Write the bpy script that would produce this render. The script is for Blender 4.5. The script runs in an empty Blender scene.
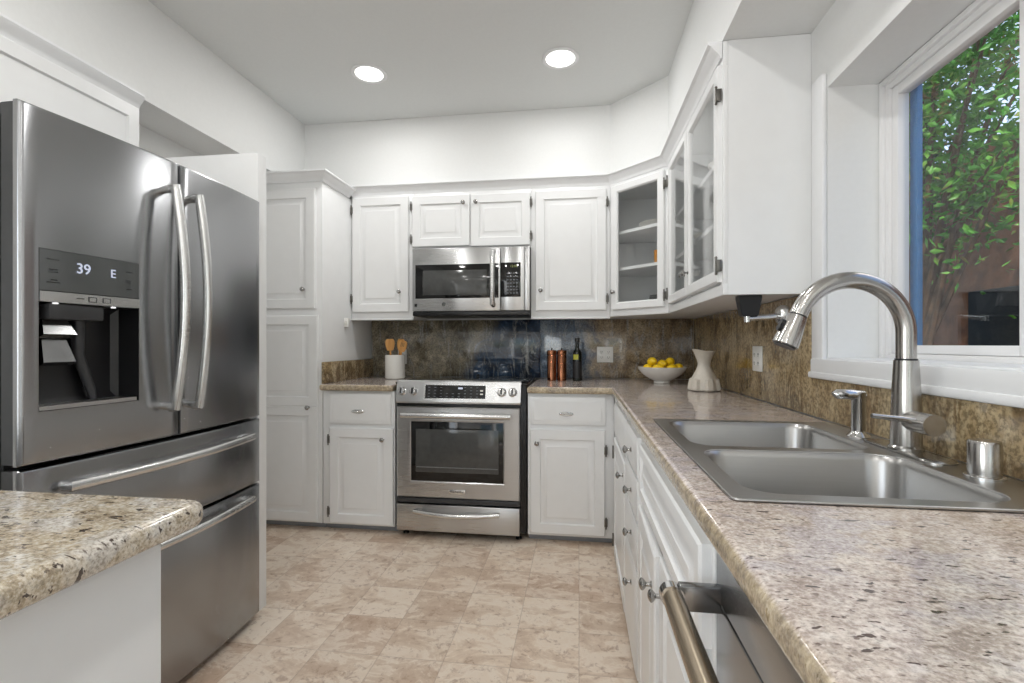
import bpy, bmesh, math, random
from mathutils import Vector, Matrix
PI = math.pi
R = math.radians
SC = bpy.context.scene
COL = SC.collection
random.seed(7)

# ------------------------------------------------------------------ camera, sky, daylight, exposure
YAW = math.atan(67 / 485)
cam_d = bpy.data.cameras.new('camera')
cam_d.sensor_width = 36.0
cam_d.lens = 485 / 1024 * 36
cam_d.shift_y = 2.5 / 1024
cam_d.clip_start = 0.02
cam = bpy.data.objects.new('camera', cam_d)
cam.location = (0, 0, 1.18)
cam.rotation_euler = (PI / 2, 0, YAW)
COL.objects.link(cam)
SC.camera = cam

W = bpy.data.worlds.new('sky')
SC.world = W
W.use_nodes = True
wn = W.node_tree
wn.nodes.clear()
w_out = wn.nodes.new('ShaderNodeOutputWorld')
w_bg = wn.nodes.new('ShaderNodeBackground')
w_sky = wn.nodes.new('ShaderNodeTexSky')
w_sky.sky_type = 'NISHITA'
w_sky.sun_disc = False
w_sky.sun_elevation = R(48)
w_sky.sun_rotation = R(60)
wn.links.new(w_sky.outputs[0], w_bg.inputs[0])
wn.links.new(w_bg.outputs[0], w_out.inputs[0])
w_bg.inputs[1].default_value = 0.55

def area(name, loc, rot, sx, sy, power, color=(1, 1, 1), shape='RECTANGLE', spread=PI, parent=None):
    l = bpy.data.lights.new(name, 'AREA')
    l.shape = shape
    l.size = sx
    l.size_y = sy
    l.energy = power
    l.color = color
    l.spread = spread
    o = bpy.data.objects.new(name, l)
    o.location = loc
    o.rotation_euler = rot
    if parent: o.parent = parent
    COL.objects.link(o)
    return o

sun_d = bpy.data.lights.new('sun', 'SUN')
sun_d.energy = 11
sun_d.angle = R(1.5)
sun_d.color = (1, .95, .86)
sun = bpy.data.objects.new('sun', sun_d)
sun.rotation_euler = (R(38), R(-16), 0)
COL.objects.link(sun)
# soft fill lamps added in the invented door openings behind the viewer
area('added_fill_left', (-2.16, -1.75, 1.12), (0, R(-90), 0), 2.0, 2.3, 110, (.955, .978, 1))
area('added_fill_rear', (1.35, -3.12, 1.12), (R(-90), 0, 0), 2.2, 2.0, 115, (.955, .978, 1))
DOWNLIGHT_W = 11

V = SC.view_settings
V.view_transform = 'Standard'
V.look = 'None'
V.gamma = 1
V.exposure = -1.02
V.use_curve_mapping = False

# ------------------------------------------------------------------ materials
MATS = {}
class NT:
    def __init__(self, name):
        self.m = bpy.data.materials.new(name)
        self.m.use_nodes = True
        self.t = self.m.node_tree
        self.b = self.t.nodes['Principled BSDF']
    def n(self, kind, **kw):
        nd = self.t.nodes.new('ShaderNode' + kind)
        for k, v in kw.items():
            if k.startswith('i_'):
                key = k[2:]
                nd.inputs[int(key) if key.isdigit() else key.replace('_', ' ')].default_value = v
            else:
                setattr(nd, k, v)
        return nd
    def l(self, a, b):
        self.t.links.new(a, b)
    def coords(self, scale=(1, 1, 1), rot=(0, 0, 0), src='Object'):
        tc = self.n('TexCoord')
        mp = self.n('Mapping')
        mp.inputs['Scale'].default_value = scale
        mp.inputs['Rotation'].default_value = rot
        self.l(tc.outputs[src], mp.inputs[0])
        return mp.outputs[0]
    def noise(self, vec, scale, detail=4, rough=.55, dist=0.0):
        nd = self.n('TexNoise')
        nd.inputs['Scale'].default_value = scale
        nd.inputs['Detail'].default_value = detail
        nd.inputs['Roughness'].default_value = rough
        nd.inputs['Distortion'].default_value = dist
        self.l(vec, nd.inputs['Vector'])
        return nd.outputs['Fac']
    def ramp(self, fac, stops, interp='LINEAR'):
        nd = self.n('ValToRGB')
        cr = nd.color_ramp
        cr.interpolation = interp
        while len(cr.elements) < len(stops):
            cr.elements.new(.5)
        for e, (p, c) in zip(cr.elements, stops):
            e.position = p
            e.color = (*c, 1) if len(c) == 3 else c
        self.l(fac, nd.inputs[0])
        return nd.outputs[0]
    def mix(self, fac, a, b, mode='MIX'):
        nd = self.n('MixRGB', blend_type=mode)
        for i, v in enumerate((fac, a, b)):
            if isinstance(v, (int, float)): nd.inputs[i].default_value = v
            elif isinstance(v, tuple): nd.inputs[i].default_value = (*v, 1)
            else: self.l(v, nd.inputs[i])
        return nd.outputs[0]
    def math(self, op, a, b=0.0):
        nd = self.n('Math', operation=op)
        for i, v in enumerate((a, b)):
            if isinstance(v, (int, float)): nd.inputs[i].default_value = v
            else: self.l(v, nd.inputs[i])
        return nd.outputs[0]
    def bump(self, h, strength=.2, dist=.002):
        nd = self.n('Bump')
        nd.inputs['Strength'].default_value = strength
        nd.inputs['Distance'].default_value = dist
        self.l(h, nd.inputs['Height'])
        self.l(nd.outputs[0], self.b.inputs['Normal'])
    def set(self, **kw):
        for k, v in kw.items():
            key = k.replace('_', ' ')
            if isinstance(v, tuple) and len(v) == 3: v = (*v, 1)
            if hasattr(v, 'is_output'): self.l(v, self.b.inputs[key])
            else: self.b.inputs[key].default_value = v
        return self

def S(r, g, b):      # an sRGB 0..255 colour as linear
    f = lambda c: ((c / 255 + .055) / 1.055) ** 2.4 if c > 10 else c / 255 / 12.92
    return (f(r), f(g), f(b))

def simple(name, col, rough=.5, metal=0.0, nscale=30, namt=.06, bump=0.0, **kw):
    t = NT(name)
    v = t.coords()
    f = t.noise(v, nscale, 3)
    dark = tuple(c * (1 - namt) for c in col)
    lite = tuple(min(1, c * (1 + namt)) for c in col)
    t.set(Base_Color=t.ramp(f, [(.3, dark), (.7, lite)]), Roughness=rough, Metallic=metal, **kw)
    if bump: t.bump(f, bump, .001)
    return t.m

def brushed(name, col, rough, axis, aniso=.55, rvar=.05, arot=.25):
    t = NT(name)
    sc = [420, 420, 420]
    sc[axis] = 5
    f = t.noise(t.coords(tuple(sc)), 1.0, 3)
    broad = t.noise(t.coords((2.2, 2.2, .7)), 1.0, 2)
    c = t.mix(t.ramp(f, [(.25, (0, 0, 0)), (.75, (1, 1, 1))]), tuple(x * .965 for x in col), tuple(min(1, x * 1.035) for x in col))
    rg = t.math('ADD', t.math('MULTIPLY', f, rvar), t.math('ADD', t.math('MULTIPLY', broad, .08), rough - rvar / 2 - .04))
    t.set(Base_Color=c, Roughness=rg, Metallic=1.0, Anisotropic=aniso, Anisotropic_Rotation=arot)
    tg = t.n('Tangent', direction_type='RADIAL', axis='Z')
    t.l(tg.outputs[0], t.b.inputs['Tangent'])
    return t.m

def granite(name, tones, fleck, fleck_scale=1.0, rough=.14, warm=None, lilac=None, edge=None):
    t = NT(name)
    v = t.coords()
    big = t.noise(v, 3.2, 3, .6, .6)
    mid = t.noise(t.coords((1, 1.5, 1.3), (0, 0, R(12))), 15, 5, .66, .4)
    small = t.noise(t.coords((1, 1.6, 1.3), (0, 0, R(8))), 62, 5, .72, .3)
    fine = t.noise(v, 190, 3, .65)
    k = t.math('ADD', t.math('MULTIPLY', mid, .5), t.math('MULTIPLY', small, .5))
    c = t.ramp(k, [(.40, tones[0]), (.465, tones[1]), (.53, tones[2]), (.60, tones[3])])
    if warm:
        c = t.mix(t.ramp(big, [(.42, (0, 0, 0)), (.62, (.6, .6, .6))]), c, warm, 'MIX')
        c = t.mix(.5, c, t.ramp(k, [(.40, tones[0]), (.465, tones[1]), (.53, tones[2]), (.60, tones[3])]))
    if lilac:
        l2 = t.noise(t.coords((1, 1.3, 1), (0, 0, R(50))), 9, 4, .6, .5)
        c = t.mix(t.ramp(l2, [(.50, (0, 0, 0)), (.60, (.55, .55, .55))]), c, lilac)
    c = t.mix(t.ramp(fine, [(.38, (.5, .5, .5)), (.5, (0, 0, 0))]), c, tuple(x * .62 for x in tones[0]))
    c = t.mix(t.ramp(fine, [(.54, (0, 0, 0)), (.66, (.45, .45, .45))]), c, tuple(min(1, x * 1.2) for x in tones[3]))
    fl = t.noise(t.coords((36 * fleck_scale, 92 * fleck_scale, 60 * fleck_scale), (0, 0, R(-14))), 1.0, 3, .55, .3)
    c = t.mix(t.ramp(fl, [(.635, (0, 0, 0)), (.67, (.95, .95, .95))]), c, fleck)
    fl2 = t.noise(t.coords((80 * fleck_scale, 150 * fleck_scale, 120 * fleck_scale), (0, 0, R(20))), 1.0, 2, .5, .2)
    c = t.mix(t.ramp(fl2, [(.64, (0, 0, 0)), (.70, (.75, .75, .75))]), c, tuple(x * 1.5 for x in fleck))
    if edge:      # yellow-brown floor reflection painted into the rounded edge, by height
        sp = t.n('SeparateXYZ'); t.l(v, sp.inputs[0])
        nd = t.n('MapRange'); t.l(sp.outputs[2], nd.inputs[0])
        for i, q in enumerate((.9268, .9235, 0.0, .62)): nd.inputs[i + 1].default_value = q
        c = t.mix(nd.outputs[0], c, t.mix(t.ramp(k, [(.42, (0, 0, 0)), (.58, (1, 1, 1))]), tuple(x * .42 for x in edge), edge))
    t.set(Base_Color=c, Roughness=rough)
    t.b.inputs['Coat Weight'].default_value = .35
    t.b.inputs['Coat Roughness'].default_value = .05
    return t.m

def splash_stone(name, tones, vein, sx=1.0, rough=.12):
    t = NT(name)
    v = t.coords((1.0, 1.0, 1.0), (R(20), R(24), R(30)))
    big = t.noise(v, 4.2, 5, .62, 1.4)
    streak = t.noise(t.coords((20, 24, 6), (R(-34), 0, 0)), 1.0, 6, .72, 1.2)
    fine = t.noise(v, 85, 4, .65)
    c = t.ramp(big, [(.36, tones[0]), (.47, tones[1]), (.55, tones[2]), (.66, tones[3])])
    c = t.mix(t.ramp(streak, [(.48, (0, 0, 0)), (.60, (.75, .75, .75))]), c, vein)
    c = t.mix(t.ramp(fine, [(.42, (.55, .55, .55)), (.56, (0, 0, 0))]), c, tuple(x * .35 for x in tones[0]))
    t.set(Base_Color=c, Roughness=rough)
    t.b.inputs['Coat Weight'].default_value = .3
    t.b.inputs['Coat Roughness'].default_value = .05
    return t.m

def floor_tiles():
    t = NT('stone_look_floor')
    tc = t.n('TexCoord')
    sp = t.n('SeparateXYZ')
    t.l(tc.outputs['Object'], sp.inputs[0])
    SZ = .250
    gx = t.math('DIVIDE', sp.outputs[0], SZ)
    ix = t.math('FLOOR', gx)
    off = t.math('MULTIPLY', t.math('FLOORED_MODULO', ix, 2.0), .0)
    gy = t.math('ADD', t.math('DIVIDE', sp.outputs[1], SZ), off)
    iy = t.math('FLOOR', gy)
    cell = t.n('CombineXYZ')
    t.l(ix, cell.inputs[0]); t.l(iy, cell.inputs[1])
    wn_ = t.n('TexWhiteNoise', noise_dimensions='3D')
    t.l(cell.outputs[0], wn_.inputs['Vector'])
    rnd = wn_.outputs['Value']
    # marbling, shifted for every tile
    shift = t.n('VectorMath', operation='MULTIPLY_ADD')
    t.l(wn_.outputs['Color'], shift.inputs[0])
    shift.inputs[1].default_value = (7, 7, 7)
    t.l(tc.outputs['Object'], shift.inputs[2])
    mp = t.n('Mapping'); mp.inputs['Scale'].default_value = (1, 1.7, 1); mp.inputs['Rotation'].default_value = (0, 0, R(35))
    t.l(shift.outputs[0], mp.inputs[0])
    mar = t.noise(mp.outputs[0], 4.2, 9, .70, .55)
    fine = t.noise(shift.outputs[0], 26, 6, .72, .5)
    base = t.ramp(rnd, [(.0, S(208, 188, 168)), (.3, S(230, 212, 192)), (.55, S(200, 175, 153)), (.8, S(238, 223, 205)), (1, S(216, 196, 175))])
    c = t.mix(t.ramp(mar, [(.49, (0, 0, 0)), (.52, (.6, .6, .6)), (.60, (.2, .2, .2)), (.66, (0, 0, 0))]), base, S(236, 224, 209))
    c = t.mix(t.ramp(mar, [(.38, (.45, .45, .45)), (.46, (.15, .15, .15)), (.50, (0, 0, 0))]), c, S(178, 148, 124))
    c = t.mix(t.ramp(fine, [(.36, (.6, .6, .6)), (.46, (0, 0, 0))]), c, S(160, 130, 108))
    c = t.mix(t.ramp(fine, [(.56, (0, 0, 0)), (.66, (.5, .5, .5))]), c, S(234, 222, 208))
    fx = t.math('ABSOLUTE', t.math('SUBTRACT', t.math('FRACT', gx), .5))
    fy = t.math('ABSOLUTE', t.math('SUBTRACT', t.math('FRACT', gy), .5))
    seam = t.math('GREATER_THAN', t.math('MAXIMUM', fx, fy), .4925)
    c = t.mix(t.math('MULTIPLY', seam, .35), c, S(150, 128, 112))
    t.set(Base_Color=c, Roughness=t.math('ADD', t.math('MULTIPLY', fine, .2), .36))
    t.bump(t.math('SUBTRACT', fine, t.math('MULTIPLY', seam, .6)), .12, .002)
    return t.m

def glass(name, tint=(1, 1, 1), rough=.0, gloss=.9):
    t = NT(name)
    t.t.nodes.remove(t.b)
    out = [n for n in t.t.nodes if n.type == 'OUTPUT_MATERIAL'][0]
    tr = t.n('BsdfTransparent'); tr.inputs[0].default_value = (*tint, 1)
    gl = t.n('BsdfGlossy'); gl.inputs['Roughness'].default_value = rough
    gl.inputs[0].default_value = (gloss, gloss, gloss, 1)
    lw = t.n('LayerWeight'); lw.inputs[0].default_value = .5
    fres = t.math('ADD', t.math('MULTIPLY', t.math('POWER', lw.outputs['Facing'], 5.0), .9), .04)
    mx = t.n('MixShader')
    t.l(fres, mx.inputs[0]); t.l(tr.outputs[0], mx.inputs[1]); t.l(gl.outputs[0], mx.inputs[2])
    t.l(mx.outputs[0], out.inputs[0])
    return t.m

def emitter(name, col, strength):
    t = NT(name)
    f = t.noise(t.coords(), 3, 1)
    c = t.ramp(f, [(.2, col), (.8, tuple(min(1, x * 1.02) for x in col))])
    t.set(Base_Color=(.02, .02, .02), Emission_Color=c, Emission_Strength=strength, Roughness=.4)
    return t.m

def wood(name, a, b):
    t = NT(name)
    f = t.noise(t.coords((40, 40, 5)), 1.0, 4, .6, .4)
    t.set(Base_Color=t.ramp(f, [(.3, a), (.7, b)]), Roughness=.5)
    return t.m

M = {}
M['wall'] = simple('white_wall_paint', S(236, 237, 236), .6, nscale=60, namt=.01, bump=.03)
M['ceil'] = simple('ceiling_paint', S(228, 230, 229), .7, nscale=60, namt=.01, bump=.03)
M['cab'] = simple('satin_white_cabinet_paint', S(240, 241, 241), .3, nscale=12, namt=.012)
M['trim'] = simple('white_trim_paint', S(240, 241, 242), .35, nscale=14, namt=.012)
M['vinyl'] = simple('white_window_vinyl', S(242, 242, 242), .35, nscale=14, namt=.01)
M['blue'] = simple('blue_exterior_paint', S(70, 130, 185), .5, nscale=40, namt=.08)
M['toe'] = simple('grey_toe_kick', S(150, 154, 160), .5, namt=.05)
M['floor'] = floor_tiles()
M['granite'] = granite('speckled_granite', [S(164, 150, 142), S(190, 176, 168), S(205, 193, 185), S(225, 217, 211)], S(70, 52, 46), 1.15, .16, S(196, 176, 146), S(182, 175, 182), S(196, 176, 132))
M['granite_lit'] = granite('cream_lit_granite', [S(138, 124, 106), S(184, 171, 150), S(206, 196, 178), S(226, 222, 214)], S(62, 48, 42), 1.0, .14, S(200, 178, 140), S(206, 204, 202))  # same stone as the counters, recoloured for the light on the island
M['splash'] = splash_stone('brown_polished_stone', [S(104, 86, 60), S(142, 120, 88), S(168, 146, 110), S(194, 172, 134)], S(204, 186, 150))
def back_stone():
    t = NT('olive_to_blue_polished_stone')
    v = t.coords((1, 1, 1), (R(20), R(24), R(30)))
    big = t.noise(v, 5.0, 6, .66, 1.5)
    streak = t.noise(t.coords((22, 22, 6), (0, R(42), 0)), 1.0, 6, .72, 1.0)
    fine = t.noise(v, 90, 4, .65)
    olive = t.ramp(big, [(.36, S(92, 86, 72)), (.46, S(128, 120, 102)), (.56, S(154, 144, 124)), (.66, S(184, 174, 152))])
    brown = t.ramp(big, [(.36, S(100, 84, 64)), (.46, S(136, 117, 92)), (.56, S(160, 142, 115)), (.66, S(192, 174, 146))])
    dark = t.ramp(big, [(.36, S(20, 34, 50)), (.47, S(34, 54, 78)), (.58, S(58, 80, 106)), (.68, S(122, 138, 156))])
    pale = t.ramp(big, [(.36, S(80, 96, 116)), (.47, S(106, 122, 140)), (.57, S(138, 150, 162)), (.67, S(172, 180, 186))])
    tc = t.n('TexCoord'); sp = t.n('SeparateXYZ'); t.l(tc.outputs['Object'], sp.inputs[0])
    x, z = sp.outputs[0], sp.outputs[2]
    wob = t.math('MULTIPLY', t.math('SUBTRACT', big, .5), .35)
    def step(val, lo, hi):
        nd = t.n('MapRange', interpolation_type='SMOOTHSTEP')
        t.l(val, nd.inputs[0]); nd.inputs[1].default_value = lo; nd.inputs[2].default_value = hi
        return nd.outputs[0]
    left = step(t.math('ADD', t.math('ADD', x, wob), t.math('MULTIPLY', t.math('SUBTRACT', z, 1.0), -.6)), -.90, -.76)
    c = t.mix(step(t.math('ADD', x, wob), -.2, .1), olive, brown)
    c = t.mix(left, c, dark)
    right = t.mix(t.math('MULTIPLY', step(t.math('ADD', x, wob), -.02, .16), 1.0), pale, brown)
    c = t.mix(step(x, -.2855, -.2845), c, right)
    c = t.mix(t.ramp(streak, [(.53, (0, 0, 0)), (.64, (.7, .7, .7))]), c, S(176, 176, 172))
    c = t.mix(t.ramp(fine, [(.40, (.5, .5, .5)), (.54, (0, 0, 0))]), c, S(48, 46, 44))
    t.set(Base_Color=c, Roughness=.10)
    t.b.inputs['Coat Weight'].default_value = .5
    t.b.inputs['Coat IOR'].default_value = 1.5
    t.b.inputs['Coat Roughness'].default_value = .03
    return t.m
M['splash_back'] = back_stone()
M['steel'] = brushed('brushed_stainless', S(196, 196, 196), .28, 0, .7)
M['fridge'] = brushed('brushed_stainless_refrigerator', S(162, 163, 165), .26, 1, .75)
M['steel_bright'] = brushed('bright_stainless', S(214, 214, 213), .26, 0, .3)
M['sinksteel'] = brushed('satin_sink_steel', S(176, 175, 173), .30, 0, .5)
M['nickel'] = brushed('brushed_nickel', S(182, 180, 177), .22, 2, .4)
M['bronze'] = brushed('warm_brushed_steel', S(172, 158, 138), .26, 2, .4)
M['darkchrome'] = simple('dark_chrome', S(130, 130, 130), .2, 1.0, namt=.05)
M['chrome'] = simple('polished_chrome', S(214, 214, 214), .1, 1.0, namt=.02)
M['pewter'] = simple('pewter_knob_metal', S(168, 167, 165), .2, 1.0, namt=.1)
M['hinge'] = simple('dark_hinge_metal', S(120, 118, 114), .3, 1.0, namt=.15)
M['black'] = simple('black_plastic', S(22, 22, 24), .35, namt=.1)
M['darkgrey'] = simple('dark_grey_plastic', S(58, 59, 61), .35, namt=.08)
M['grey'] = simple('grey_enamel', S(110, 112, 114), .4, namt=.05)
M['blackglass'] = simple('black_glass', S(14, 14, 15), .06, namt=.1)
M['ovenglass'] = simple('smoked_oven_glass', S(74, 75, 74), .1, namt=.1)
M['keypad'] = simple('dark_key_legend', S(120, 124, 130), .4, namt=.1)
M['paneldark'] = simple('smoked_silver_display', S(120, 122, 122), .2, .85, namt=.04)
M['ceramic'] = simple('white_glazed_ceramic', S(226, 224, 218), .18, namt=.02)
M['stoneware'] = simple('grey_white_stoneware', S(205, 198, 186), .4, namt=.05, nscale=70, bump=.05)
M['lemon'] = simple('lemon_skin', S(246, 204, 22), .38, namt=.1, nscale=160, bump=.25)
M['copper'] = brushed('brushed_copper', S(150, 100, 74), .16, 2, .5)
M['bottle'] = simple('dark_green_bottle_glass', S(16, 20, 14), .06, namt=.1)
M['label'] = simple('yellow_green_paper_label', S(178, 176, 70), .5, namt=.15)
M['blacklabel'] = simple('black_paper_label', S(32, 31, 33), .45, namt=.3, nscale=120)
M['wood'] = wood('warm_beech_wood', S(196, 136, 66), S(222, 166, 92))
M['amber'] = simple('amber_glaze', S(206, 140, 48), .2, namt=.15)
M['outlet'] = simple('white_outlet_plastic', S(236, 236, 232), .3, namt=.01)
M['slot'] = simple('outlet_slots', S(60, 60, 60), .5)
M['glass'] = glass('clear_window_glass', (.97, .98, .98))
M['cabglass'] = glass('clear_cabinet_glass', (.97, .975, .975))
M['lamp'] = emitter('lit_lamp_lens', (1, .98, .94), 9)
M['led'] = emitter('pale_blue_display_digits', S(225, 232, 255), 1.6)
M['ledgreen'] = emitter('green_display_digits', S(196, 206, 120), .9)
M['spotled'] = emitter('dispenser_light', (1, 1, 1), 3)
M['stucco'] = simple('red_brown_stucco', S(132, 88, 62), .9, nscale=9, namt=.35, bump=.5)
M['soil'] = simple('garden_soil', S(92, 76, 60), .95, nscale=8, namt=.3, bump=.5)
M['bark'] = simple('rough_bark', S(110, 86, 64), .9, nscale=18, namt=.4, bump=.8)
M['reflected_room'] = simple('dark_reflection', S(9, 10, 10), .8, namt=.3, nscale=6)

def leaf_mat():
    t = NT('green_leaves')
    t.m.use_backface_culling = False
    f = t.noise(t.coords(), 3.4, 3, .6)
    c = t.ramp(f, [(.32, S(40, 96, 30)), (.46, S(74, 150, 44)), (.56, S(120, 190, 66)), (.64, S(150, 130, 60)), (.72, S(126, 84, 46))])
    t.set(Base_Color=c, Roughness=.45)
    out = [n for n in t.t.nodes if n.type == 'OUTPUT_MATERIAL'][0]
    tl = t.n('BsdfTranslucent')
    t.l(c, tl.inputs[0])
    mx = t.n('MixShader'); mx.inputs[0].default_value = .4
    t.l(t.b.outputs[0], mx.inputs[1]); t.l(tl.outputs[0], mx.inputs[2])
    t.l(mx.outputs[0], out.inputs[0])
    return t.m
M['leaf'] = leaf_mat()

# ------------------------------------------------------------------ mesh helpers
class G:
    def __init__(s):
        s.bm = bmesh.new()
    def box(s, x0, x1, y0, y1, z0, z1, bev=0.0, seg=2):
        r = bmesh.ops.create_cube(s.bm, size=1.0)
        vs = r['verts']
        for v in vs:
            v.co = Vector(((x0 + x1) / 2 + v.co.x * (x1 - x0), (y0 + y1) / 2 + v.co.y * (y1 - y0), (z0 + z1) / 2 + v.co.z * (z1 - z0)))
        if bev > 0:
            es = list({e for v in vs for e in v.link_edges})
            bmesh.ops.bevel(s.bm, geom=es, offset=bev, segments=seg, affect='EDGES', profile=.5)
        return s
    def loops(s, loops, cap0=True, cap1=True, closed=True):
        rows = [[s.bm.verts.new(p) for p in lp] for lp in loops]
        n = len(rows[0])
        for a, b in zip(rows, rows[1:]):
            for i in range(n if closed else n - 1):
                j = (i + 1) % n
                try: s.bm.faces.new((a[i], a[j], b[j], b[i]))
                except ValueError: pass
        if cap0: s.bm.faces.new(list(reversed(rows[0])))
        if cap1: s.bm.faces.new(rows[-1])
        return s
    def lathe(s, prof, c=(0, 0, 0), n=32, cap0=True, cap1=True, axis='Z', sx=1, sy=1):
        lps = []
        for r, z in prof:
            lp = []
            for i in range(n):
                a = 2 * PI * i / n
                x, y = r * math.cos(a) * sx, r * math.sin(a) * sy
                p = (x, y, z) if axis == 'Z' else ((x, -z, y) if axis == '-Y' else ((z, x, y) if axis == 'X' else (-z, -x, y)))
                lp.append((c[0] + p[0], c[1] + p[1], c[2] + p[2]))
            lps.append(lp)
        return s.loops(lps, cap0, cap1)
    def tube(s, pts, rad, n=12, flat=1.0, up=(0, 0, 1)):
        pts = [Vector(p) for p in pts]
        if not isinstance(rad, (list, tuple)): rad = [rad] * len(pts)
        lps = []
        u_prev = None
        for i, p in enumerate(pts):
            d = (pts[min(i + 1, len(pts) - 1)] - pts[max(i - 1, 0)]).normalized()
            if u_prev is None:
                u = Vector(up)
                if abs(u.dot(d)) > .95: u = Vector((1, 0, 0))
            else: u = u_prev
            u = (u - d * u.dot(d)).normalized()
            u_prev = u
            w = d.cross(u)
            lps.append([tuple(p + (u * math.cos(2 * PI * k / n) * flat + w * math.sin(2 * PI * k / n)) * rad[i]) for k in range(n)])
        return s.loops(lps)
    def xform(s, mtx):
        bmesh.ops.transform(s.bm, matrix=mtx, verts=s.bm.verts[:])
        return s

def obj(name, g, mat, parent=None, angle=38, smooth=True):
    bmesh.ops.recalc_face_normals(g.bm, faces=g.bm.faces[:])
    me = bpy.data.meshes.new(name)
    g.bm.to_mesh(me)
    g.bm.free()
    if smooth:
        me.shade_smooth()
        me.set_sharp_from_angle(angle=R(angle))
    me.materials.append(M[mat] if isinstance(mat, str) else mat)
    o = bpy.data.objects.new(name, me)
    if parent: o.parent = parent
    COL.objects.link(o)
    return o

def tag(o, label, cat, group=None):
    o['label'] = label
    o['category'] = cat
    if group: o['group'] = group
    return o

def thing(name, label, cat, loc=(0, 0, 0), rz=0.0, group=None):
    o = bpy.data.objects.new(name, None)
    o.empty_display_size = .05
    o.location = loc
    o.rotation_euler = (0, 0, rz)
    COL.objects.link(o)
    return tag(o, label, cat, group)

def struct(o):
    o['kind'] = 'structure'
    return o

def outline(name, polys, z0, z1, bev, mat, parent=None, res=3):
    """solid plate from polygons (first is the outside, the rest are holes) between z0 and z1, with rounded edges"""
    cu = bpy.data.curves.new(name, 'CURVE')
    cu.dimensions = '2D'
    cu.fill_mode = 'BOTH'
    cu.extrude = (z1 - z0) / 2 - bev
    cu.bevel_depth = bev
    cu.bevel_resolution = res
    cu.offset = -bev
    for pl in polys:
        sp = cu.splines.new('POLY')
        sp.points.add(len(pl) - 1)
        for p, q in zip(sp.points, pl): p.co = (q[0], q[1], 0, 1)
        sp.use_cyclic_u = True
    t = bpy.data.objects.new(name, cu)
    COL.objects.link(t)
    dg = bpy.context.evaluated_depsgraph_get()
    me = bpy.data.meshes.new_from_object(t.evaluated_get(dg))
    bpy.data.objects.remove(t)
    bpy.data.curves.remove(cu)
    for v in me.vertices: v.co.z += (z0 + z1) / 2
    me.shade_smooth()
    me.set_sharp_from_angle(angle=R(40))
    me.materials.clear()
    me.materials.append(M[mat])
    me.name = name
    o = bpy.data.objects.new(name, me)
    if parent: o.parent = parent
    COL.objects.link(o)
    return o

def rrect(x0, x1, y0, y1, r, n=6):
    pts = []
    for cx, cy, a0 in ((x1 - r, y1 - r, 0), (x0 + r, y1 - r, 90), (x0 + r, y0 + r, 180), (x1 - r, y0 + r, 270)):
        for i in range(n + 1):
            a = R(a0 + 90 * i / n)
            pts.append((cx + r * math.cos(a), cy + r * math.sin(a)))
    return pts

def text_obj(name, s, size, mtx, mat, parent, depth=.0006, align='CENTER'):
    cu = bpy.data.curves.new(name, 'FONT')
    cu.body = s
    cu.size = size
    cu.align_x = align
    cu.align_y = 'CENTER'
    cu.extrude = depth
    t = bpy.data.objects.new(name, cu)
    COL.objects.link(t)
    dg = bpy.context.evaluated_depsgraph_get()
    me = bpy.data.meshes.new_from_object(t.evaluated_get(dg))
    bpy.data.objects.remove(t)
    bpy.data.curves.remove(cu)
    me.transform(mtx)
    me.materials.clear()
    me.materials.append(M[mat])
    me.name = name
    o = bpy.data.objects.new(name, me)
    o.parent = parent
    COL.objects.link(o)
    return o
FRONT = Matrix.Rotation(PI / 2, 4, 'X')      # lettering that faces local -Y

# ------------------------------------------------------------------ cabinet pieces (local frame: front faces -Y, x to the viewer's right)
def rect_loop(x0, x1, z0, z1, y):
    return [(x0, y, z0), (x1, y, z0), (x1, y, z1), (x0, y, z1)]

def panel_front(g, x0, x1, z0, z1, th=.02, rail=.058, raised=True, y=0.0):
    f = y - th
    seq = [(0, y), (0, f + .005), (.005, f), (rail, f), (rail + .005, f + .010), (rail + .010, f + .011)]
    if raised: seq += [(rail + .040, f + .0025), (rail + .042, f + .0005)]
    lps = [rect_loop(x0 + i, x1 - i, z0 + i, z1 - i, yy) for i, yy in seq]
    g.loops(lps)

def slab_front(g, x0, x1, z0, z1, th=.02, y=0.0, raised=True):
    f = y - th
    seq = [(0, y), (0, f + .007), (.012, f + .002), (.016, f + .002)]
    if raised: seq += [(.020, f), (.03, f)]
    g.loops([rect_loop(x0 + i, x1 - i, z0 + i, z1 - i, yy) for i, yy in seq])

def frame_front(g, x0, x1, z0, z1, th=.02, rail=.05, y=0.0):
    f = y - th
    seq = [(rail, y), (0, y), (0, f + .005), (.005, f), (rail - .008, f), (rail, f + .009), (rail, y)]
    lps = [rect_loop(x0 + i, x1 - i, z0 + i, z1 - i, yy) for i, yy in seq]
    g.loops(lps, False, False)

def knob(x, z, parent, y=-.02, mat='pewter'):
    g = G()
    g.lathe([(.009, 0), (.009, .002), (.0055, .004), (.005, .013), (.011, .018), (.0145, .022), (.0145, .025), (.010, .029), (.004, .031)], (x, y, z), 20, axis='-Y')
    return obj('knob', g, mat, parent)

def hinge(x, z, parent, y=-.012, h=.055):
    g = G()
    g.tube([(x, y - .012, z - h / 2), (x, y - .012, z + h / 2)], .0045, 10)
    g.box(x - .009, x + .009, y - .010, y + .006, z - h / 2 + .006, z + h / 2 - .006, .001)
    g.lathe([(.003, -.004), (.0055, 0), (.003, .004)], (x, y - .012, z + h / 2 + .003), 10)
    g.lathe([(.003, -.004), (.0055, 0), (.003, .004)], (x, y - .012, z - h / 2 - .003), 10)
    return obj('hinge', g, 'hinge', parent)

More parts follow.
